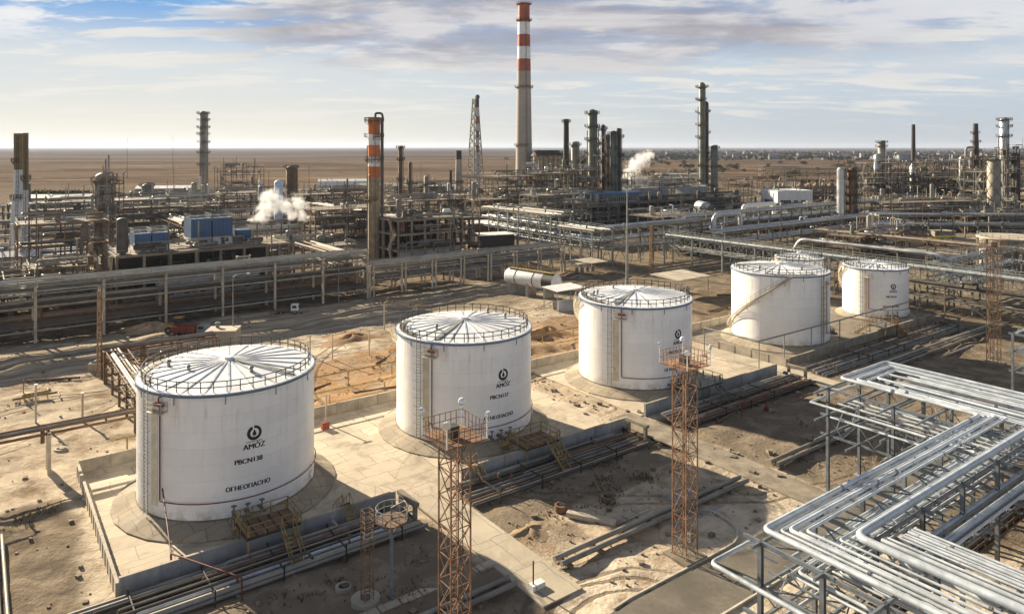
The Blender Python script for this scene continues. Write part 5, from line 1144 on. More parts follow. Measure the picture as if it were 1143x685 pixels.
frame('grey low pipe unit under the rack with big silver pipes', *XY(850, 330), 70, 16, [4.5, 8], 7, 'steel', 85, equip=24, pipes=44, pmats=('silver', 'pipe_grey', 'pipe_dark', 'galv'))
frame('dark unit beyond the white building towards the yellow brown heaters', *XY(850, 500), 76, 16, [5, 9], 8, 'steel_dark', 86, rot=R_(-30), equip=26, pipes=36)
frame('brown low unit between the concrete hut and the silver column', *XY(985, 350), 60, 14, [4, 8, 12], 7, 'steel_brown', 87, rot=R_(-20), equip=22, pipes=36, pmats=('pipe_rust', 'lagging', 'pipe_pale', 'silver'))
frame('brown low pipe unit behind the round grey tank', *XY(1080, 330), 60, 14, [4, 7.5], 7, 'steel_brown', 88, rot=R_(-20), equip=22, pipes=36)
frame('dark unit on the skyline between the grey double column and thin stack', *XY(940, 640), 110, 16, [7, 13], 9, 'steel_dark', 89, rot=R_(-36), equip=26, pipes=36)
frame('tall brown process block of five storeys at the foot of the tall chimney', *XY(556, 345), 34, 16, [5, 10, 15, 20, 25], 5.6, 'steel_brown', 91, post=.3, equip=30, pipes=40, emats=('vessel', 'beige', 'orange_rust', 'silver'))
frame('tall scaffolded process block before the beige cooling tower', *XY(600, 360), 26, 14, [5, 10, 15, 20, 26], 5.2, 'beige', 92, post=.3, equip=26, pipes=40, emats=('vessel', 'beige', 'green_grey', 'silver'))
frame('tall rusty process block between cooling tower and tower cluster', *XY(634, 372), 22, 14, [5, 10, 15, 21, 27], 5.4, 'orange_rust', 93, post=.3, equip=24, pipes=40, emats=('vessel', 'pipe_rust', 'green_grey', 'silver'))
frame('dark many storey block behind the blue roofed building', *XY(668, 420), 30, 14, [6, 12, 18, 24], 6, 'steel_dark', 94, post=.35, equip=24, pipes=36, emats=('vessel', 'green_grey', 'silver'))
frame('four storey pipe block behind the grey four level rack', *XY(600, 300), 30, 12, [5, 10, 15, 19], 5, 'steel', 95, post=.3, equip=24, pipes=44, pmats=('silver', 'pipe_grey', 'lagging', 'pipe_pale'))
frame('three storey dark block beyond the grey coolers', *XY(722, 470), 54, 14, [6, 12, 18], 7, 'steel', 96, post=.35, equip=26, pipes=36, emats=('silver', 'green_grey', 'conc_pale'))
frame('four storey dark block below the grey double column', *XY(968, 500), 40, 14, [7, 14, 21, 28], 6, 'steel_dark', 97, rot=R_(-30), post=.35, equip=28, pipes=40, pmats=('pipe_dark', 'silver', 'pipe_grey'))
frame('four storey dark block at the foot of the plain thin stack', *XY(1034, 520), 36, 14, [7, 14, 21, 28], 6, 'steel_dark', 98, rot=R_(-30), post=.35, equip=28, pipes=40, pmats=('pipe_dark', 'silver', 'pipe_grey', 'lagging'))
frame('five storey dark block round the dark spiky stack', *XY(1076, 470), 30, 14, [6, 12, 18, 25, 31], 6, 'steel_dark', 99, rot=R_(-30), post=.35, equip=28, pipes=40)
frame('tall open frame hugging the tall silver column', *XY(1124, 420), 12, 9, [8, 16, 24, 32, 38], 6, 'steel_dark', 100, rot=R_(-30), post=.35, equip=8, pipes=24)
frame('two storey rusty block beyond the smallest lettered tank and the pipe bridge', *XY(960, 250), 36, 12, [4, 8], 6, 'steel_brown', 101, post=.3, equip=20, pipes=40, pmats=('silver', 'pipe_rust', 'lagging', 'pipe_pale'))
frame('low grey pipe block under the long pipe bridge near the slab roof', *XY(762, 262), 34, 12, [4, 7.5], 6, 'steel', 102, post=.3, equip=16, pipes=44, pmats=('silver', 'pipe_rust', 'lagging', 'pipe_pale', 'galv'))
column('thin dark column behind the open steel tower of the cluster', 673, 400, 1.1, 139, 'steel_dark', (.4, .6, .8, .95), side=True)
column('rusty thin column beside the open steel tower of the cluster', 678.5, 398, 1.2, 150, 'orange_rust', (.5, .75, .95), side=3)
# right hand end of the plant
frame('long dark unit behind the silver column', *XY(950, 520), 70, 16, [6, 12, 17], 8, 'steel_dark', 63, rot=R_(-30), equip=34, pipes=44, pmats=('pipe_dark', 'pipe_grey', 'silver'))
frame('dark unit between the thin stack and the lattice clad column', *XY(1020, 500), 60, 16, [6, 12, 18], 8, 'steel_dark', 64, rot=R_(-30), equip=34, pipes=44, pmats=('pipe_dark', 'pipe_grey', 'silver', 'yellow'))
frame('dark unit cut by the picture edge below the tall silver column', *XY(1098, 440), 46, 16, [6, 12, 18, 24], 8, 'steel_dark', 65, rot=R_(-30), equip=30, pipes=40)
frame('green brown unit before the lattice clad column', *XY(1040, 400), 50, 14, [5, 9], 7, 'steel', 66, rot=R_(-30), equip=26, pipes=34, emats=('green_grey', 'beige', 'vessel'))
frame('dark pipe unit behind the white and blue long building', *XY(975, 410), 60, 12, [5, 9], 7, 'steel', 67, rot=R_(-30), equip=22, pipes=34, pmats=('silver', 'pipe_grey', 'pipe_pale'))
column('grey double column with a crowded top behind the silver column', 984, 540, 2.6, 157, 'vessel', (.55, .9, .97), side=3)
column('silver partner of the grey double column', 979, 536, 2.2, 172, 'silver', (.6,), side=True)
column('plain thin stack with a broad silver foot', 1019.5, 560, 1.5, 139, 'silver', (.3, .44), 'stack', 'stack', False, False, prof=[(0, 1.9), (.42, 1.8), (.45, 1.05), (1, .85)], bands=[(.46, 1.0, 'steel_dark')], plat_w=.9)
column('dark spiky stack with stepped vanes near the tall silver column', 1089, 500, 1.7, 138, 'steel_dark', (.55, .66, .77, .88), 'stack', 'stack', False, False, prof=[(0, 2.2), (.4, 1.4), (1, .9)], plat_w=.9)
pipe_line('white duct frame bent beside the dark spiky stack', [(XY(1072, 500)[0], XY(1072, 500)[1], 2), (XY(1072, 500)[0], XY(1072, 500)[1], 33), (XY(1083, 500)[0], XY(1083, 500)[1], 33), (XY(1083, 500)[0], XY(1083, 500)[1], 26)], .9, 'silver')
pipe_line('lower white duct standing by the bent duct frame', [(XY(1078, 498)[0], XY(1078, 498)[1], 2), (XY(1078, 498)[0], XY(1078, 498)[1], 39), (XY(1088, 498)[0], XY(1088, 498)[1], 39)], .8, 'pipe_pale')
column('tall silver column with a railed crown close to the picture edge', 1121, 430, 2.5, 131, 'silver', (.62, .8, .9, .97), side=3)
column('dark short column hugging the tall silver column', 1133, 425, 2.0, 171, 'steel_dark', (.9,), side=True)
t = column('lattice clad brown column below the tall silver column', 1109.5, 402, 3.4, 176, 'vessel', (.97,), side=False, ladder=False)
m = MB(); hh = HT(176, 402)
for k in range(9):
    z0, z1 = hh * k / 9, hh * (k + 1) / 9
    for i in range(8): a, b = i * .785, (i + 1) * .785; m.beam((3.6 * math.cos(a), 3.6 * math.sin(a), z0), (3.6 * math.cos(b), 3.6 * math.sin(b), z1), .22) if (i + k) % 2 else m.beam((3.6 * math.cos(b), 3.6 * math.sin(b), z0), (3.6 * math.cos(a), 3.6 * math.sin(a), z1), .22)
m.build('lattice', M['steel_brown'], t, False)
building('long white building with a blue end behind the concrete hut', *XY(1042, 402), 28, 8, 5.5, 'white', 'steel_pale', [(2.5, 5.5, 1, 4.2, 'f'), (9, 12, 1, 3.5, 'f'), (15, 17, 1, 3.5, 'f')], 1.5, rot=R_(-34), vents=0)
building('small tan concrete hut on the bare ground near the round grey tank', *XY(1049, 300), 7.5, 5, 4.2, 'conc_pale', 'conc', [(4.5, 6, 1.4, 2.8, 'f')], rot=R_(-25), vents=0, doors=[(1, 2.2, 2.3)])
building('low tan concrete platform building beside the small concrete hut', *XY(1062, 292), 14, 5, 1.8, 'conc_pale', 'conc', (), rot=R_(-30), vents=0)
t = thing('round_tank', 'squat grey concrete tank with a pale railed top at the picture edge', 'storage tank', *XY(1130, 232))
MB().spin((0, 0, -.4), (0, 0, 1), [(0, 9.6), (10.6, 9.6)], 28).build('shell', M['conc'], t, False)
MB().cyl(0, 0, 10.203, 10.7, 9.9, n=36).build('roof', M['conc_pale'], t)
MB().ring_rail(9.6, 10.7, 1.1, 26, .05).build('railing', M['steel_pale'], t)
for k in range(14): a = 2 * math.pi * k / 14; MB().beam((9.75 * math.cos(a), 9.75 * math.sin(a), -.3), (9.75 * math.cos(a), 9.75 * math.sin(a), 10.2), .35).build('buttress', M['conc_dark'], t)
column('pale tapered column before the round grey tank', 905, 300, .5, 240, 'steel_pale', (), ladder=False, side=False) if False else None

# ---------------------------------------------------------------- things standing in the yard
building('small tan concrete box with a flat roof just behind the nearest tank', *GU(229, 391), 5.6, 4.2, 3.4, 'conc_pale', 'conc_pale', rot=R_(-30), vents=1, over=.1)
building('low tan concrete box behind the tank lettered 137', *XY(556, 152), 6.0, 4.0, 2.6, 'conc_pale', 'conc_pale', rot=R_(-36), vents=1, over=.1)
t = thing('horizontal_drum', 'white horizontal drum with a dark end on concrete saddles before the pale topped rack', 'drum', *UW(*G(569, 309, 4)), 0, R_(-78))
MB().drum((-1, 0, 4.4), (17, 0, 4.4), 2.1, 24).build('shell', M['white'], t)
MB().spin((12.5, 0, 4.4), (1, 0, 0), [(0, 2.13), (3.4, 2.13), (3.4, 1.5)], 24, False).build('painted_end', M['steel_dark'], t)
for x in (1.5, 7.5, 13.5): MB().box(x - .4, x + .4, -1.8, 1.8, -.3, 3.6).build('saddle', M['conc'], t)
for x in (3.2, 9.3): MB().spin((x, 0, 4.4), (1, 0, 0), [(0, 2.16), (.3, 2.16)], 24, False).build('strap', M['steel_dark'], t)
m = MB().box(0, 15, -.9, .9, 6.6, 6.7); m.rail([(0, -.9, 6.7), (15, -.9, 6.7), (15, .9, 6.7), (0, .9, 6.7)], 1.1, 1.2, .04, True); m.build('walkway', M['yellow'], t, False)
def canopy(label, u, w_, L, D, h, mat, rot=0.0, slope=.3):
    t = thing('canopy', label, 'canopy', u, w_, 0, rot, 'flat roofed shelters')
    MB()._add([(-.4, -.4, h), (L + .4, -.4, h), (L + .4, D + .4, h + slope), (-.4, D + .4, h + slope), (-.4, -.4, h + .15), (L + .4, -.4, h + .15), (L + .4, D + .4, h + slope + .15), (-.4, D + .4, h + slope + .15)], [(3, 2, 1, 0), (4, 5, 6, 7), (0, 1, 5, 4), (1, 2, 6, 5), (2, 3, 7, 6), (3, 0, 4, 7)]).build('roof', M[mat], t, False)
    for x in (0, L):
        for y in (0, D): MB().beam((x, y, -.3), (x, y, h + (slope if y else 0)), .16).build('post', M['steel_pale'], t, False)
    for k in range(4): x = L * (.15 + .2 * k); MB().cyl(x, D * .5, -.1, 1.6, .55, n=12).cyl(x, D * .5, 1.6, 2.0, .15, n=8).build('pump', M['pipe_grey'], t)
    return t
t = canopy('small white roofed shelter over a pale low wall behind the tank lettered 136', *XY(622, 174), 8.5, 5, 4.6, 'white_roof')
MB().box(-.1, 8.6, -.6, -.4, -.3, 2.4).build('low_wall', M['conc_blue'], t, False)
canopy('broad tan slab roof on thin posts behind the unlettered tank', *XY(757, 186), 12, 9, 5.0, 'conc_pale')
canopy('pale slab roof in the dark yard behind the white roofed shelter', *XY(648, 222), 11, 7, 3.2, 'conc')
lamp_post('tall pale pole rising behind the tank lettered 136, higher than all others', *GU(700, 318), HT(212, G(700, 318)[1]), .5, 'steel_pale', .3, 2)
lamp_post('lamp post by the concrete box behind the nearest tank', *GU(260, 384), 13.5, 2.6)
lamp_post('lamp post on the bare ground between the nearest two tanks', *GU(378, 336), 12, 2.0)
for px, py, h, lab in ((40, 470, 5.2, 'short pipe support post left of the trestle with a yellow frame'), (92, 470, 4.0, 'white capped marker post on the sand before the nearest tank')):
    t = thing('marker_post', lab, 'post', *GU(px, py)); MB().box(-.14, .14, -.14, .14, -.3, h).build('shaft', M['conc_pale'], t, False); MB().box(-.2, .2, -.2, .2, h, h + .12).build('cap', M['white'], t, False)
for px, py, h, lab in ((429, 368, 5.2, 'pale T shaped post behind the tank lettered 137'), (412, 396, 4.6, 'thin post in the orange soil by the tank lettered 137'), (371, 402, 4.6, 'thin post in the orange soil right of the nearest tank'), (346, 400, 4.2, 'thin post closest to the nearest tank roof'), (364, 473, 4.0, 'thin pipe post at the rear wall between the nearest two tanks')):
    t = thing('pipe_post', lab, 'post', *GU(px, py), 0, 0, 'thin posts on the bare ground'); MB().box(-.1, .1, -.1, .1, -.3, h).build('shaft', M['conc_pale'], t, False); MB().box(-.6, .6, -.09, .09, h, h + .16).build('cross_head', M['conc_pale'], t, False)
mast('slim red and tan lattice mast behind the nearest tank yard', *GU(111, 418), 14.5, .75, 'orange_rust', False, taper=.7, step=.9, r=.05)
mast('slim lattice mast with yellow top behind the pale slab roof', *GU(727, 306), 15, .9, 'orange_rust', False, taper=.6, step=1.0, r=.06)
t = thing('yellow_frame', 'yellow pump frame with hand wheels lying on the pale sand by the trestle', 'pump frame', *GU(40, 446))
for x in (-1.5, 1.5): MB().beam((x, -.8, 0), (x, -.8, 1.4), .1).beam((x, .8, 0), (x, .8, 1.4), .1).beam((x, -.8, 1.4), (x, .8, 1.4), .1).build('stand', M['yellow'], t)
MB().drum((-1.8, 0, .9), (1.8, 0, .9), .35).build('pump_body', M['yellow'], t); MB().tube([(-3, .4, .5), (3, .4, .5), (3, -2, .5)], .14, 8, .3).build('pipe', M['pipe_rust'], t)
MB().cyl(-1.6, 0, 1.3, 3.4, .07, n=8).build('spindle', M['orange_rust'], t)
t = thing('concrete_trough', 'low whitish concrete trough at the foot of the slim red and tan mast', 'trough', *GU(98, 413), 0, R_(-36.6))
for a in ((0, 8, 0, .25), (0, 8, 3.3, 3.55), (0, .25, .253, 3.297), (7.75, 8, .253, 3.297)): MB().box(*a, -.2, 1.1).build('side', M['conc_pale'], t, False)
for px, py, lab in ((205, 548, 'short pale pipe stub'),): pass
t = thing('fire_cabinet', 'small bright red cabinet on the apron between the nearest two tanks', 'cabinet', *GU(363, 479)); MB().box(-.5, .5, -.35, .35, .05, .95).build('body', M['red'], t, False); MB().box(-.55, .55, -.4, .4, .953, 1.03).build('lid', M['red_line'], t, False)

def vehicle_wheel(t, x, y, r, wd, mat='tyre'):
    o = MB().spin((x, y - wd / 2, r), (0, 1, 0), [(0, r * .8), (.06, r), (wd - .06, r), (wd, r * .8)], 20).build('wheel', M['tyre'], t)
    MB().spin((x, y - wd / 2 - .02, r), (0, 1, 0), [(0, r * .5), (wd + .04, r * .5)], 14).build('rim', M['steel_pale'], o)
# dump truck with a tractor behind it
t = thing('dump_truck', 'dusty red dump truck with a low grey cab parked before the long brown rack', 'truck', *GU(215, 376), 0, R_(-42))
MB().box(-3.6, 3.6, -.45, .45, .75, 1.1).build('chassis', M['steel_dark'], t, False)
m = MB(); b = [(-3.7, 1.25), (.9, 1.25)]
m._add([(-3.8, -1.25, 1.15), (1.0, -1.25, 1.15), (1.0, 1.25, 1.15), (-3.8, 1.25, 1.15), (-4.3, -1.35, 2.35), (1.2, -1.35, 2.55), (1.2, 1.35, 2.55), (-4.3, 1.35, 2.35), (-4.2, -1.24, 2.35), (1.1, -1.24, 2.55), (1.1, 1.24, 2.55), (-4.2, 1.24, 2.35), (-3.7, -1.15, 1.35), (.9, -1.15, 1.35), (.9, 1.15, 1.35), (-3.7, 1.15, 1.35)],
       [(3, 2, 1, 0), (0, 1, 5, 4), (1, 2, 6, 5), (2, 3, 7, 6), (3, 0, 4, 7), (4, 5, 9, 8), (5, 6, 10, 9), (6, 7, 11, 10), (7, 4, 8, 11), (8, 9, 13, 12), (9, 10, 14, 13), (10, 11, 15, 14), (11, 8, 12, 15), (12, 13, 14, 15)])
m.build('dump_body', M['truck_red'], t, False)
for k in range(6): MB().box(-3.3 + k * .8, -3.18 + k * .8, -1.42, -1.3, 1.2, 2.35).build('body_rib', M['truck_red'], t, False)
MB().prism([(1.5, -1.2), (3.5, -1.2), (3.5, 1.2), (1.5, 1.2)], .9, 1.9).build('cab', M['steel_pale'], t, False)
MB()._add([(1.5, -1.2, 1.9), (3.5, -1.2, 1.9), (3.5, 1.2, 1.9), (1.5, 1.2, 1.9), (1.55, -1.1, 2.7), (3.15, -1.1, 2.7), (3.15, 1.1, 2.7), (1.55, 1.1, 2.7)], [(4, 5, 6, 7), (0, 1, 5, 4), (1, 2, 6, 5), (2, 3, 7, 6), (3, 0, 4, 7)]).build('cab_top', M['steel_pale'], t, False)
MB().box(1.75, 3.0, -1.205, -1.17, 1.95, 2.5).build('side_window', M['glass'], t, False)
MB().box(3.5, 3.72, -1.2, 1.2, .55, .9).build('bumper', M['steel_dark'], t, False)
for x in (2.6, -1.4, -2.75):
    for y in (-1.1, 1.1): vehicle_wheel(t, x, y, .55, .4)
t = thing('wheel_loader', 'orange brown wheeled loader standing close behind the dump truck', 'loader', *GU(199, 371), 0, R_(-30))
MB().box(-2.4, 1.0, -.9, .9, .9, 1.9).build('engine_cover', M['truck_orange'], t, False)
MB().box(-.6, .9, -.75, .75, 1.903, 3.2).build('cab', M['glass'], t, False); MB().box(-.7, 1.0, -.85, .85, 3.203, 3.35).build('cab_roof', M['truck_orange'], t, False)
MB().beam((1, -.5, 1.5), (3.0, -.5, .8), .2, .35).beam((1, .5, 1.5), (3.0, .5, .8), .2, .35).build('lift_arm', M['truck_orange'], t, False)
MB().prism([(2.9, -1.3), (3.9, -1.3), (3.7, 1.3), (2.9, 1.3)], .3, 1.2).build('bucket', M['steel_dark'], t, False)
for x in (-1.6, 1.3):
    for y in (-1.05, 1.05): vehicle_wheel(t, x, y, .75, .5)
t = thing('mobile_crane', 'yellow mobile crane with a lowered boom on the bare ground by the concrete hut', 'crane', *XY(1044, 290), 0, R_(-60))
MB().box(-4.5, 4.5, -1.2, 1.2, 1.0, 1.5).build('chassis', M['crane_yellow'], t, False); MB().box(3.0, 4.6, -1.2, 1.2, 1.503, 3.0).build('cab', M['crane_yellow'], t, False)
MB().box(-2.5, 0, -1.0, 1.0, 1.503, 2.8).build('turret', M['crane_yellow'], t, False); MB().beam((-1.5, 0, 3.1), (6.8, 0, 4.0), .6, .7).build('boom', M['crane_yellow'], t, False); MB().box(3.4, 4.2, -1.23, -1.2, 2.0, 2.8).build('side_window', M['glass'], t, False)
for x in (-3.2, -1.9, 2.0, 3.4):
    for y in (-1.1, 1.1): vehicle_wheel(t, x, y, .55, .4)

# spoil heaps and loose pipes, scrub, trees
def heap(label, px, py, r, h, seed, mat='ground_heap'):
    x, y = G(px, py); u, w_ = UW(x, y); rr = np.random.default_rng(seed); n, k = 26, 9; m = MB(); vs = []; fs = []
    for i in range(k + 1):
        for j in range(n):
            q = i / k; a = 2 * math.pi * j / n; rad = r * q * (1 + .22 * math.sin(3 * a + seed) + .1 * math.sin(7 * a)); vs.append((rad * math.cos(a), rad * math.sin(a) * .7, h * (math.cos(q * math.pi) * .5 + .5) * (1 + .25 * math.sin(4 * a + 5 * q)) + rr.uniform(-.08, .08) * h - .15))
    for i in range(k):
        for j in range(n): fs.append((i * n + j, i * n + (j + 1) % n, (i + 1) * n + (j + 1) % n, (i + 1) * n + j))
    m._add(vs, fs); o = m.build('spoil_heap', M[mat], None, True, W(u, w_, 0), ANG); tag(o, label, 'soil heap', 'heaps of dug soil')
M['ground_heap'] = pmat('dug_sandy_soil', (.40, .29, .175), .95, 0, .4, .4, 0, bump=.5)
M['ground_heap2'] = pmat('dug_orange_soil', (.34, .20, .10), .95, 0, .4, .4, 0, bump=.5)
heap('pale soil heap at the foot of the long brown rack left of the loader', 165, 366, 6, 1.2, 1)
heap('pale soil heap on the bare ground right of the loader and truck', 440, 340, 7, 1.0, 2)
heap('orange soil ridge before the tank lettered 137', 392, 378, 8, 1.0, 3, 'ground_heap2')
heap('orange soil heap beyond the low tan box behind the tank lettered 137', 610, 372, 7, 1.3, 4, 'ground_heap2')
heap('orange soil heap beside the broad tan slab roof', 690, 330, 8, 1.2, 5, 'ground_heap2')
heap('small soil heap on the near sand between the twin ground pipes and the concrete road', 590, 592, 2.6, .45, 6)
def tree(label, u, w_, h, r, seed, mat, group):
    t = thing('tree', label, 'tree', u, w_, 0, 0, group); rr = random.Random(seed)
    m = MB().spin((0, 0, -.2), (0, 0, 1), [(0, h * .035), (h * .6, h * .015)], 7)
    for k in range(4): a = k * 1.6 + seed; m.beam((0, 0, h * .4), (r * .7 * math.cos(a), r * .7 * math.sin(a), h * .75), h * .02)
    m.build('trunk', M['bark'], t)
    c = MB()
    cl = [(rr.gauss(0, r * .5), rr.gauss(0, r * .5), h * .52 + rr.gauss(0, h * .17)) for _ in range(12)]
    for _ in range(420):
        p = rr.choice(cl); p = Vector(p) + Vector((rr.gauss(0, r * .22), rr.gauss(0, r * .22), rr.gauss(0, r * .18))); s = rr.uniform(.15, .4) * r * .6
        a = Vector((rr.gauss(0, 1), rr.gauss(0, 1), rr.gauss(0, 1))).normalized() * s; b = a.orthogonal().normalized() * s * .7
        c._add([p - a, p - b, p + a, p + b], [(0, 1, 2, 3)])
    c.build('crown', M[mat], t, False); return t
rr = random.Random(9)
trees = [tree('autumn coloured tree in the thin wood beyond the silver columns', 0, 0, 7, 4.2, s, mt, 'autumn trees beyond the plant') for s, mt in ((1, 'autumn'), (2, 'hedge'), (3, 'autumn'))]
k = 0
for i in range(150):
    px = rr.uniform(935, 1143) if i < 115 else rr.uniform(700, 925); Y = rr.uniform(850, 1900); u, w_ = XY(px, Y)
    o = trees[i] if i < 3 else copy_tree(trees[rr.randrange(3)])
    o.location = W(u, w_, 0); s = rr.uniform(.7, 1.5); o.scale = (s * 1.25, s * 1.25, s); o.rotation_euler[2] = rr.uniform(0, 6)
t0 = thing('hedge', 'dark hedge row on the plain behind the twin stacks', 'hedge', *XY(35, 590), 0, R_(-33)); c = MB()
for _ in range(2600):
    p = Vector((rr.uniform(0, 46), rr.gauss(0, 1.0), abs(rr.gauss(1.6, 1.0)))); a = Vector((rr.gauss(0, 1), rr.gauss(0, 1), rr.gauss(0, 1))).normalized() * .6; b = a.orthogonal().normalized() * .5; c._add([p - a, p - b, p + a, p + b], [(0, 1, 2, 3)])
c.build('foliage', M['hedge'], t0, False); m = MB()
for x in range(1, 46, 3): m.beam((x, 0, -.2), (x + .3, .2, 1.8), .2)
m.build('stems', M['bark'], t0, False)
# far town on the horizon
def far_house(kind):
    t = thing('far_house', 'pale house in the hazy town on the horizon', 'house', 0, 0, 0, 0, 'houses of the far town')
    L, D, H = ((14, 9, 5), (30, 12, 15), (50, 14, 9))[kind]
    MB().box(0, L, 0, D, -1, H).build('wall', M['town'], t, False)
    MB()._add([(-.5, -.5, H), (L + .5, -.5, H), (L + .5, D + .5, H), (-.5, D + .5, H), (-.5, D / 2, H + 3), (L + .5, D / 2, H + 3)], [(0, 1, 5, 4), (2, 3, 4, 5), (1, 2, 5), (3, 0, 4)]).build('roof', M['town_roof'], t, False)
    for k in range(3 if kind else 2): MB().box(L * (.2 + .3 * k), L * (.2 + .3 * k) + 2, -.1, .1, 1.2, 3).build('window', M['glass'], t, False)
    return t
hs = [far_house(k) for k in range(3)]
for i in range(210):
    px = 571 + 572 * rr.random() ** .7 + rr.uniform(-30, 0); Y = rr.choice((2300, 2700, 3200, 3800, 4600)) * rr.uniform(.92, 1.1)
    o = hs[i] if i < 3 else copy_tree(hs[rr.choice((0, 0, 0, 1, 2))]); o.location = W(*XY(px, Y), 0); o.rotation_euler[2] = rr.uniform(-.5, .5)
c = MB()
for i in range(900):
    Y = rr.uniform(2000, 5200); px = rr.uniform(640, 1200); x = (px - CXP) * Y / FPX; h = rr.uniform(8, 18); s = rr.uniform(8, 26)
    for q in range(5):
        p = Vector((x + rr.gauss(0, s * .6), Y + rr.gauss(0, s * .6), h * rr.uniform(.2, .6))); a = Vector((rr.uniform(.5, 1) * s * .35, rr.uniform(-.4, .4) * s * .3, rr.uniform(-.2, .2) * h)); b = Vector((0, rr.uniform(-.3, .3) * s * .3, h * .4))
        c._add([p - a, p - b * .6, p + a, p + b], [(0, 1, 2, 3)])
o = c.build('far_treeline', M['hedge'], None, False); o['kind'] = 'stuff'
# sheds and industrial halls at the back of the plant
k = 0
for px, Y, L, H, mat, roof, lab in ((18, 470, 60, 6, 'conc', 'steel_pale', 'long grey hall on the plain behind the twin stacks'), (78, 420, 44, 6, 'steel', 'silver', 'long silver roofed hall behind the brown wrapped column'), (150, 560, 40, 7, 'conc_dark', 'white_roof', 'pale roofed hall beyond the short olive column'), (185, 470, 26, 6, 'conc', 'conc_pale', 'low tan hall beyond the lower blue coolers'), (355, 700, 50, 6, 'white', 'white_roof', 'far white hall on the plain behind the orange banded column'), (480, 600, 22, 6, 'white', 'white_roof', 'far white shed below the cone shaped stack'), (400, 620, 34, 6, 'conc', 'conc_pale', 'far tan shed on the plain left of the spiky column'), (705, 780, 60, 6, 'white', 'white_roof', 'far white roofed hall behind the steam by the tower cluster'), (735, 860, 70, 6, 'conc_pale', 'white_roof', 'far pale long hall left of the lone dark columns'), (1004, 640, 40, 8, 'conc', 'steel_pale', 'grey roofed hall beyond the thin stack'), (1060, 700, 46, 9, 'conc_dark', 'steel_pale', 'grey roofed hall behind the lattice clad column')):
    building(lab, *XY(px, Y), L, 14, H, mat, roof, pitch=2.0, rot=R_(-25), vents=2, seed=k); k += 1
for px, Y, h, lab in ((194, 560, 24, 'thin lamp mast on the plain left of the slender grey column'), (300, 520, 22, 'thin lamp mast behind the pale blue domed vessel'), (345, 600, 24, 'thin lamp mast on the plain left of the orange column'), (470, 620, 26, 'thin lamp mast behind the two storey concrete frame'), (142, 900, 50, 'far thin mast on the plain near the horizon'), (193, 1100, 55, 'second far thin mast on the plain near the horizon'), (845, 560, 24, 'thin lamp mast behind the white building'), (965, 330, 22, 'thin lamp mast by the wrapped dark column'), (1030, 330, 20, 'thin lamp mast by the concrete hut'), (565, 300, 20, 'thin lamp mast before the brown pipe frame of the chimney'), (872, 250, 16, 'thin lamp mast beyond the pipe bridge'), (995, 300, 30, 'tall thin mast between silver column and concrete hut')):
    lamp_post(lab, *XY(px, Y), h, 1.5, 'steel_brown', .22 if Y > 400 else .14)

# ---------------------------------------------------------------- steam
def steam(label, px, Y, z, pts, dens):
    x, y = (px - CXP) * Y / FPX, Y
    sm = bpy.data.materials.new('white_steam'); sm.use_nodes = True; t = NT(sm.node_tree); t.n.remove(t.n['Principled BSDF'])
    tc = t.new('ShaderNodeTexCoord').outputs['Object']
    wn = t.new('ShaderNodeTexNoise'); wn.inputs['Scale'].default_value = .3; wn.inputs['Detail'].default_value = 4; t.put(wn.inputs['Vector'], tc)
    ws = t.new('ShaderNodeVectorMath', operation='MULTIPLY_ADD'); t.put(ws.inputs[0], wn.outputs['Color']); ws.inputs[1].default_value = (4.6, 4.6, 4.6); t.put(ws.inputs[2], tc)
    best = None
    for (a, b, c_, r) in pts:                                   # a cloud of soft overlapping puffs
        d = t.new('ShaderNodeVectorMath', operation='DISTANCE'); t.put(d.inputs[0], ws.outputs[0]); d.inputs[1].default_value = (a + 2.3, b + 2.3, c_ + 2.3)
        f = t.math('SUBTRACT', 1.0, t.math('DIVIDE', d.outputs['Value'], r)); best = f if best is None else t.math('MAXIMUM', best, f)
    n = t.noise(tc, .42, 6, .66)
    dn = t.math('MULTIPLY', t.sm(t.math('ADD', best, t.math('MULTIPLY', t.math('SUBTRACT', n, .5), 2.3)), .12, .85), dens)
    v = t.new('ShaderNodeVolumePrincipled'); v.inputs['Color'].default_value = (.99, .99, .99, 1); v.inputs['Anisotropy'].default_value = .1
    t.put(v.inputs['Density'], dn); t.l.new(v.outputs[0], t.n['Material Output'].inputs['Volume'])
    bm = bmesh.new()
    for (a, b, c_, r) in pts: bmesh.ops.create_icosphere(bm, subdivisions=3, radius=r * 1.25, matrix=Matrix.Translation((a, b, c_)))
    me = bpy.data.meshes.new('steam'); bm.to_mesh(me); bm.free(); me.materials.append(sm)
    o = bpy.data.objects.new('steam_plume', me); COL.objects.link(o); o.location = (x, y, z)
    r = o.modifiers.new('join', 'REMESH'); r.mode = 'VOXEL'; r.voxel_size = 1.0
    o['kind'] = 'stuff'; tag(o, label, 'steam')
    return o
steam('white steam puffing round the pale blue domed vessel', 293, 300, 6.5, [(-4, 0, 1, 3.6), (-.5, 0, 3, 4.4), (1.5, 1, 7, 5.2), (3, 0, 11.5, 5.0), (6, 0, 10, 4.2), (9.5, 1, 8, 4.2), (12.5, 1, 5, 3.6), (15.5, 0, 9.5, 4.2), (16.5, 0, 4, 3.2)], .55)
steam('white steam drifting right of the tower cluster', 700, 440, 14, [(-4, 0, 0, 3.8), (-1, 0, 4, 5), (2, 0, 9, 6), (5, 0, 14, 6.5), (9, 0, 17, 6), (13, 0, 20, 4.6), (-10, 1, 15, 5), (-14, 1, 10, 4.2)], .5)
building('long low pale blue panelled wall house behind the long brown rack', 12, 103.5, 24, 3.5, 7.0, 'panel_blue', 'steel_pale', win=[(2 + 3.6 * k, 3.6 + 3.6 * k, 3.4, 5.4, 'f') for k in range(6)], vents=1, over=.2)
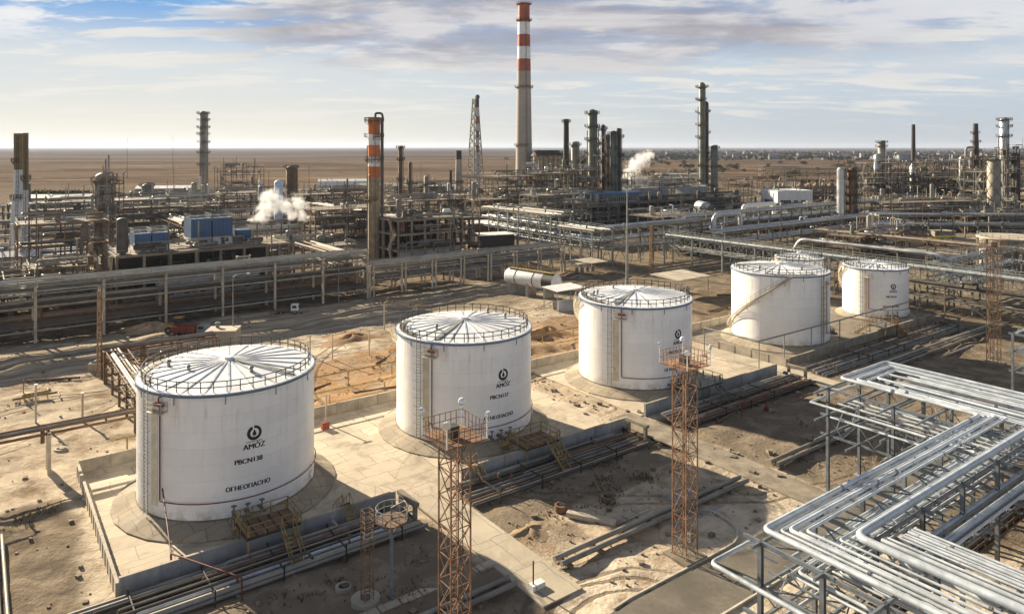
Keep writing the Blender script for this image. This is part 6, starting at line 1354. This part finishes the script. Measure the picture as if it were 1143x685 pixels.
t = thing('small_truck', 'small white truck parked among pipe supports below the long brown rack', 'truck', *GU(322, 350), 0, R_(-25))
MB().box(-2.6, 2.2, -.4, .4, .5, .8).build('chassis', M['steel_dark'], t, False); MB().box(.6, 2.3, -.95, .95, .803, 2.2).build('cab', M['white'], t, False); MB().box(-2.6, .5, -1, 1, .803, 1.3).build('load_bed', M['steel_brown'], t, False)
MB().box(2.3, 2.34, -.8, .8, 1.45, 2.05).build('windscreen', M['glass'], t, False); MB().box(.9, 1.9, -.99, -.953, 1.45, 2.0).build('side_window', M['glass'], t, False)
for x in (1.5, -1.6):
    for y in (-.85, .85): vehicle_wheel(t, x, y, .45, .3)

rg = np.random.default_rng(77); m = MB(); wd = MB()
def scatter_uw(n, u0, u1, w0, w1):
    for _ in range(n): yield rg.uniform(u0, u1), rg.uniform(w0, w1)
def gz(u, w_): return float(hgt[int(np.clip(np.searchsorted(gx, u), 1, len(gx) - 1)), int(np.clip(np.searchsorted(gw, w_), 1, len(gw) - 1))])
for (n, *bx) in ((420, -60, 110, 17, 60), (260, -60, -15, -45, 14), (380, 21, 88, -41, -17), (200, -20, 15, -45, -23), (260, 55, 130, -60, -22), (260, -60, 120, 60, 86), (120, 48, 56, -14, 14)):
    for u, w_ in scatter_uw(n, *bx):
        s = rg.uniform(.06, .2) if rg.random() < .9 else rg.uniform(.2, .5); z = gz(u, w_); a = rg.uniform(0, 3.1); p = W(u, w_, z)
        c8 = [p + Vector((math.cos(a + k * 1.571) * s * rg.uniform(.6, 1.3), math.sin(a + k * 1.571) * s * rg.uniform(.6, 1.3), q)) for q in (-.05, s * rg.uniform(.5, 1.1)) for k in range(4)]
        m._add(c8, [(3, 2, 1, 0), (4, 5, 6, 7), (0, 1, 5, 4), (1, 2, 6, 5), (2, 3, 7, 6), (3, 0, 4, 7)])
M['rubble'] = pmat('loose_rubble', (.33, .27, .20), .95, 0, .5, .7)
struct('rubble', m, M['rubble'], 'stuff')
M['weeds'] = pmat('dry_weeds', (.13, .11, .05), .95, 0, .5, .5)
cl = [(rg.uniform(a, b), rg.uniform(c_, d)) for (n, a, b, c_, d) in ((26, -20, 15, -44, -24), (20, -40, -16, -44, 10), (22, 21, 49, -30, -19), (14, 55, 90, -42, -20), (46, -50, 110, 16, 62), (20, -50, 80, 80, 88)) for _ in range(n)]
for (u, w_) in cl:
    for _ in range(int(rg.integers(8, 34))):
        uu, ww = u + rg.normal(0, .8), w_ + rg.normal(0, .8); p = W(uu, ww, gz(uu, ww) - .03); h = rg.uniform(.1, .4)
        for k in range(4):
            a = rg.uniform(0, 6.28); q = Vector((math.cos(a), math.sin(a), 0)); e = p + q * h * .7 + Vector((0, 0, h)); sd = Vector((-q.y, q.x, 0)) * .05
            wd._add([p - sd, p + sd, e], [(0, 1, 2)])
struct('weeds', wd, M['weeds'], 'stuff')

for k, (px, py, L, rot, mt, lab) in enumerate(((330, 440, 7, .3, 'pipe_rust', 'rusty pipe length lying on the sand right of the nearest tank'), (395, 445, 9, -.2, 'pipe_dark', 'dark pipe length lying near the rear wall by the second tank'), (300, 355, 10, .1, 'lagging', 'grey pipe length lying on the trodden track behind the nearest tank'), (420, 405, 8, .6, 'pipe_rust', 'rusty pipe length in the orange soil beside the second tank'), (505, 330, 9, .2, 'pipe_rust', 'rusty pipe length below the lower pale topped rack'), (60, 400, 12, .1, 'lagging', 'grey pipe length on the pale sand before the long brown rack'), (30, 425, 8, -.4, 'pipe_rust', 'rusty pipe length on the pale sand near the yellow pump frame'), (600, 380, 8, .3, 'pipe_dark', 'dark pipe length in the orange soil beyond the second tank'), (790, 350, 10, .1, 'pipe_rust', 'rusty pipe length between the tan slab roof and the unlettered tank'), (800, 330, 9, -.6, 'pipe_dark', 'dark pipe length behind the unlettered tank'), (800, 470, 6, .2, 'pipe_rust', 'rusty pipe length on dark ground before the third tank'), (1050, 400, 14, .0, 'lagging', 'grey pipe length on the dark ground near the brown lattice mast'))):
    u, w_ = GU(px, py); t = thing('loose_pipe', lab, 'pipe', u, w_, gz(u, w_), rot, 'loose pipe lengths on the ground')
    MB().tube([(0, 0, .16), (L, 0, .16)], .2, 10).build('pipe', M[mt], t)
    for x in (L * .2, L * .8): MB().box(x - .1, x + .1, -.45, .45, -.3, .02).build('bearer', M['bark'], t)
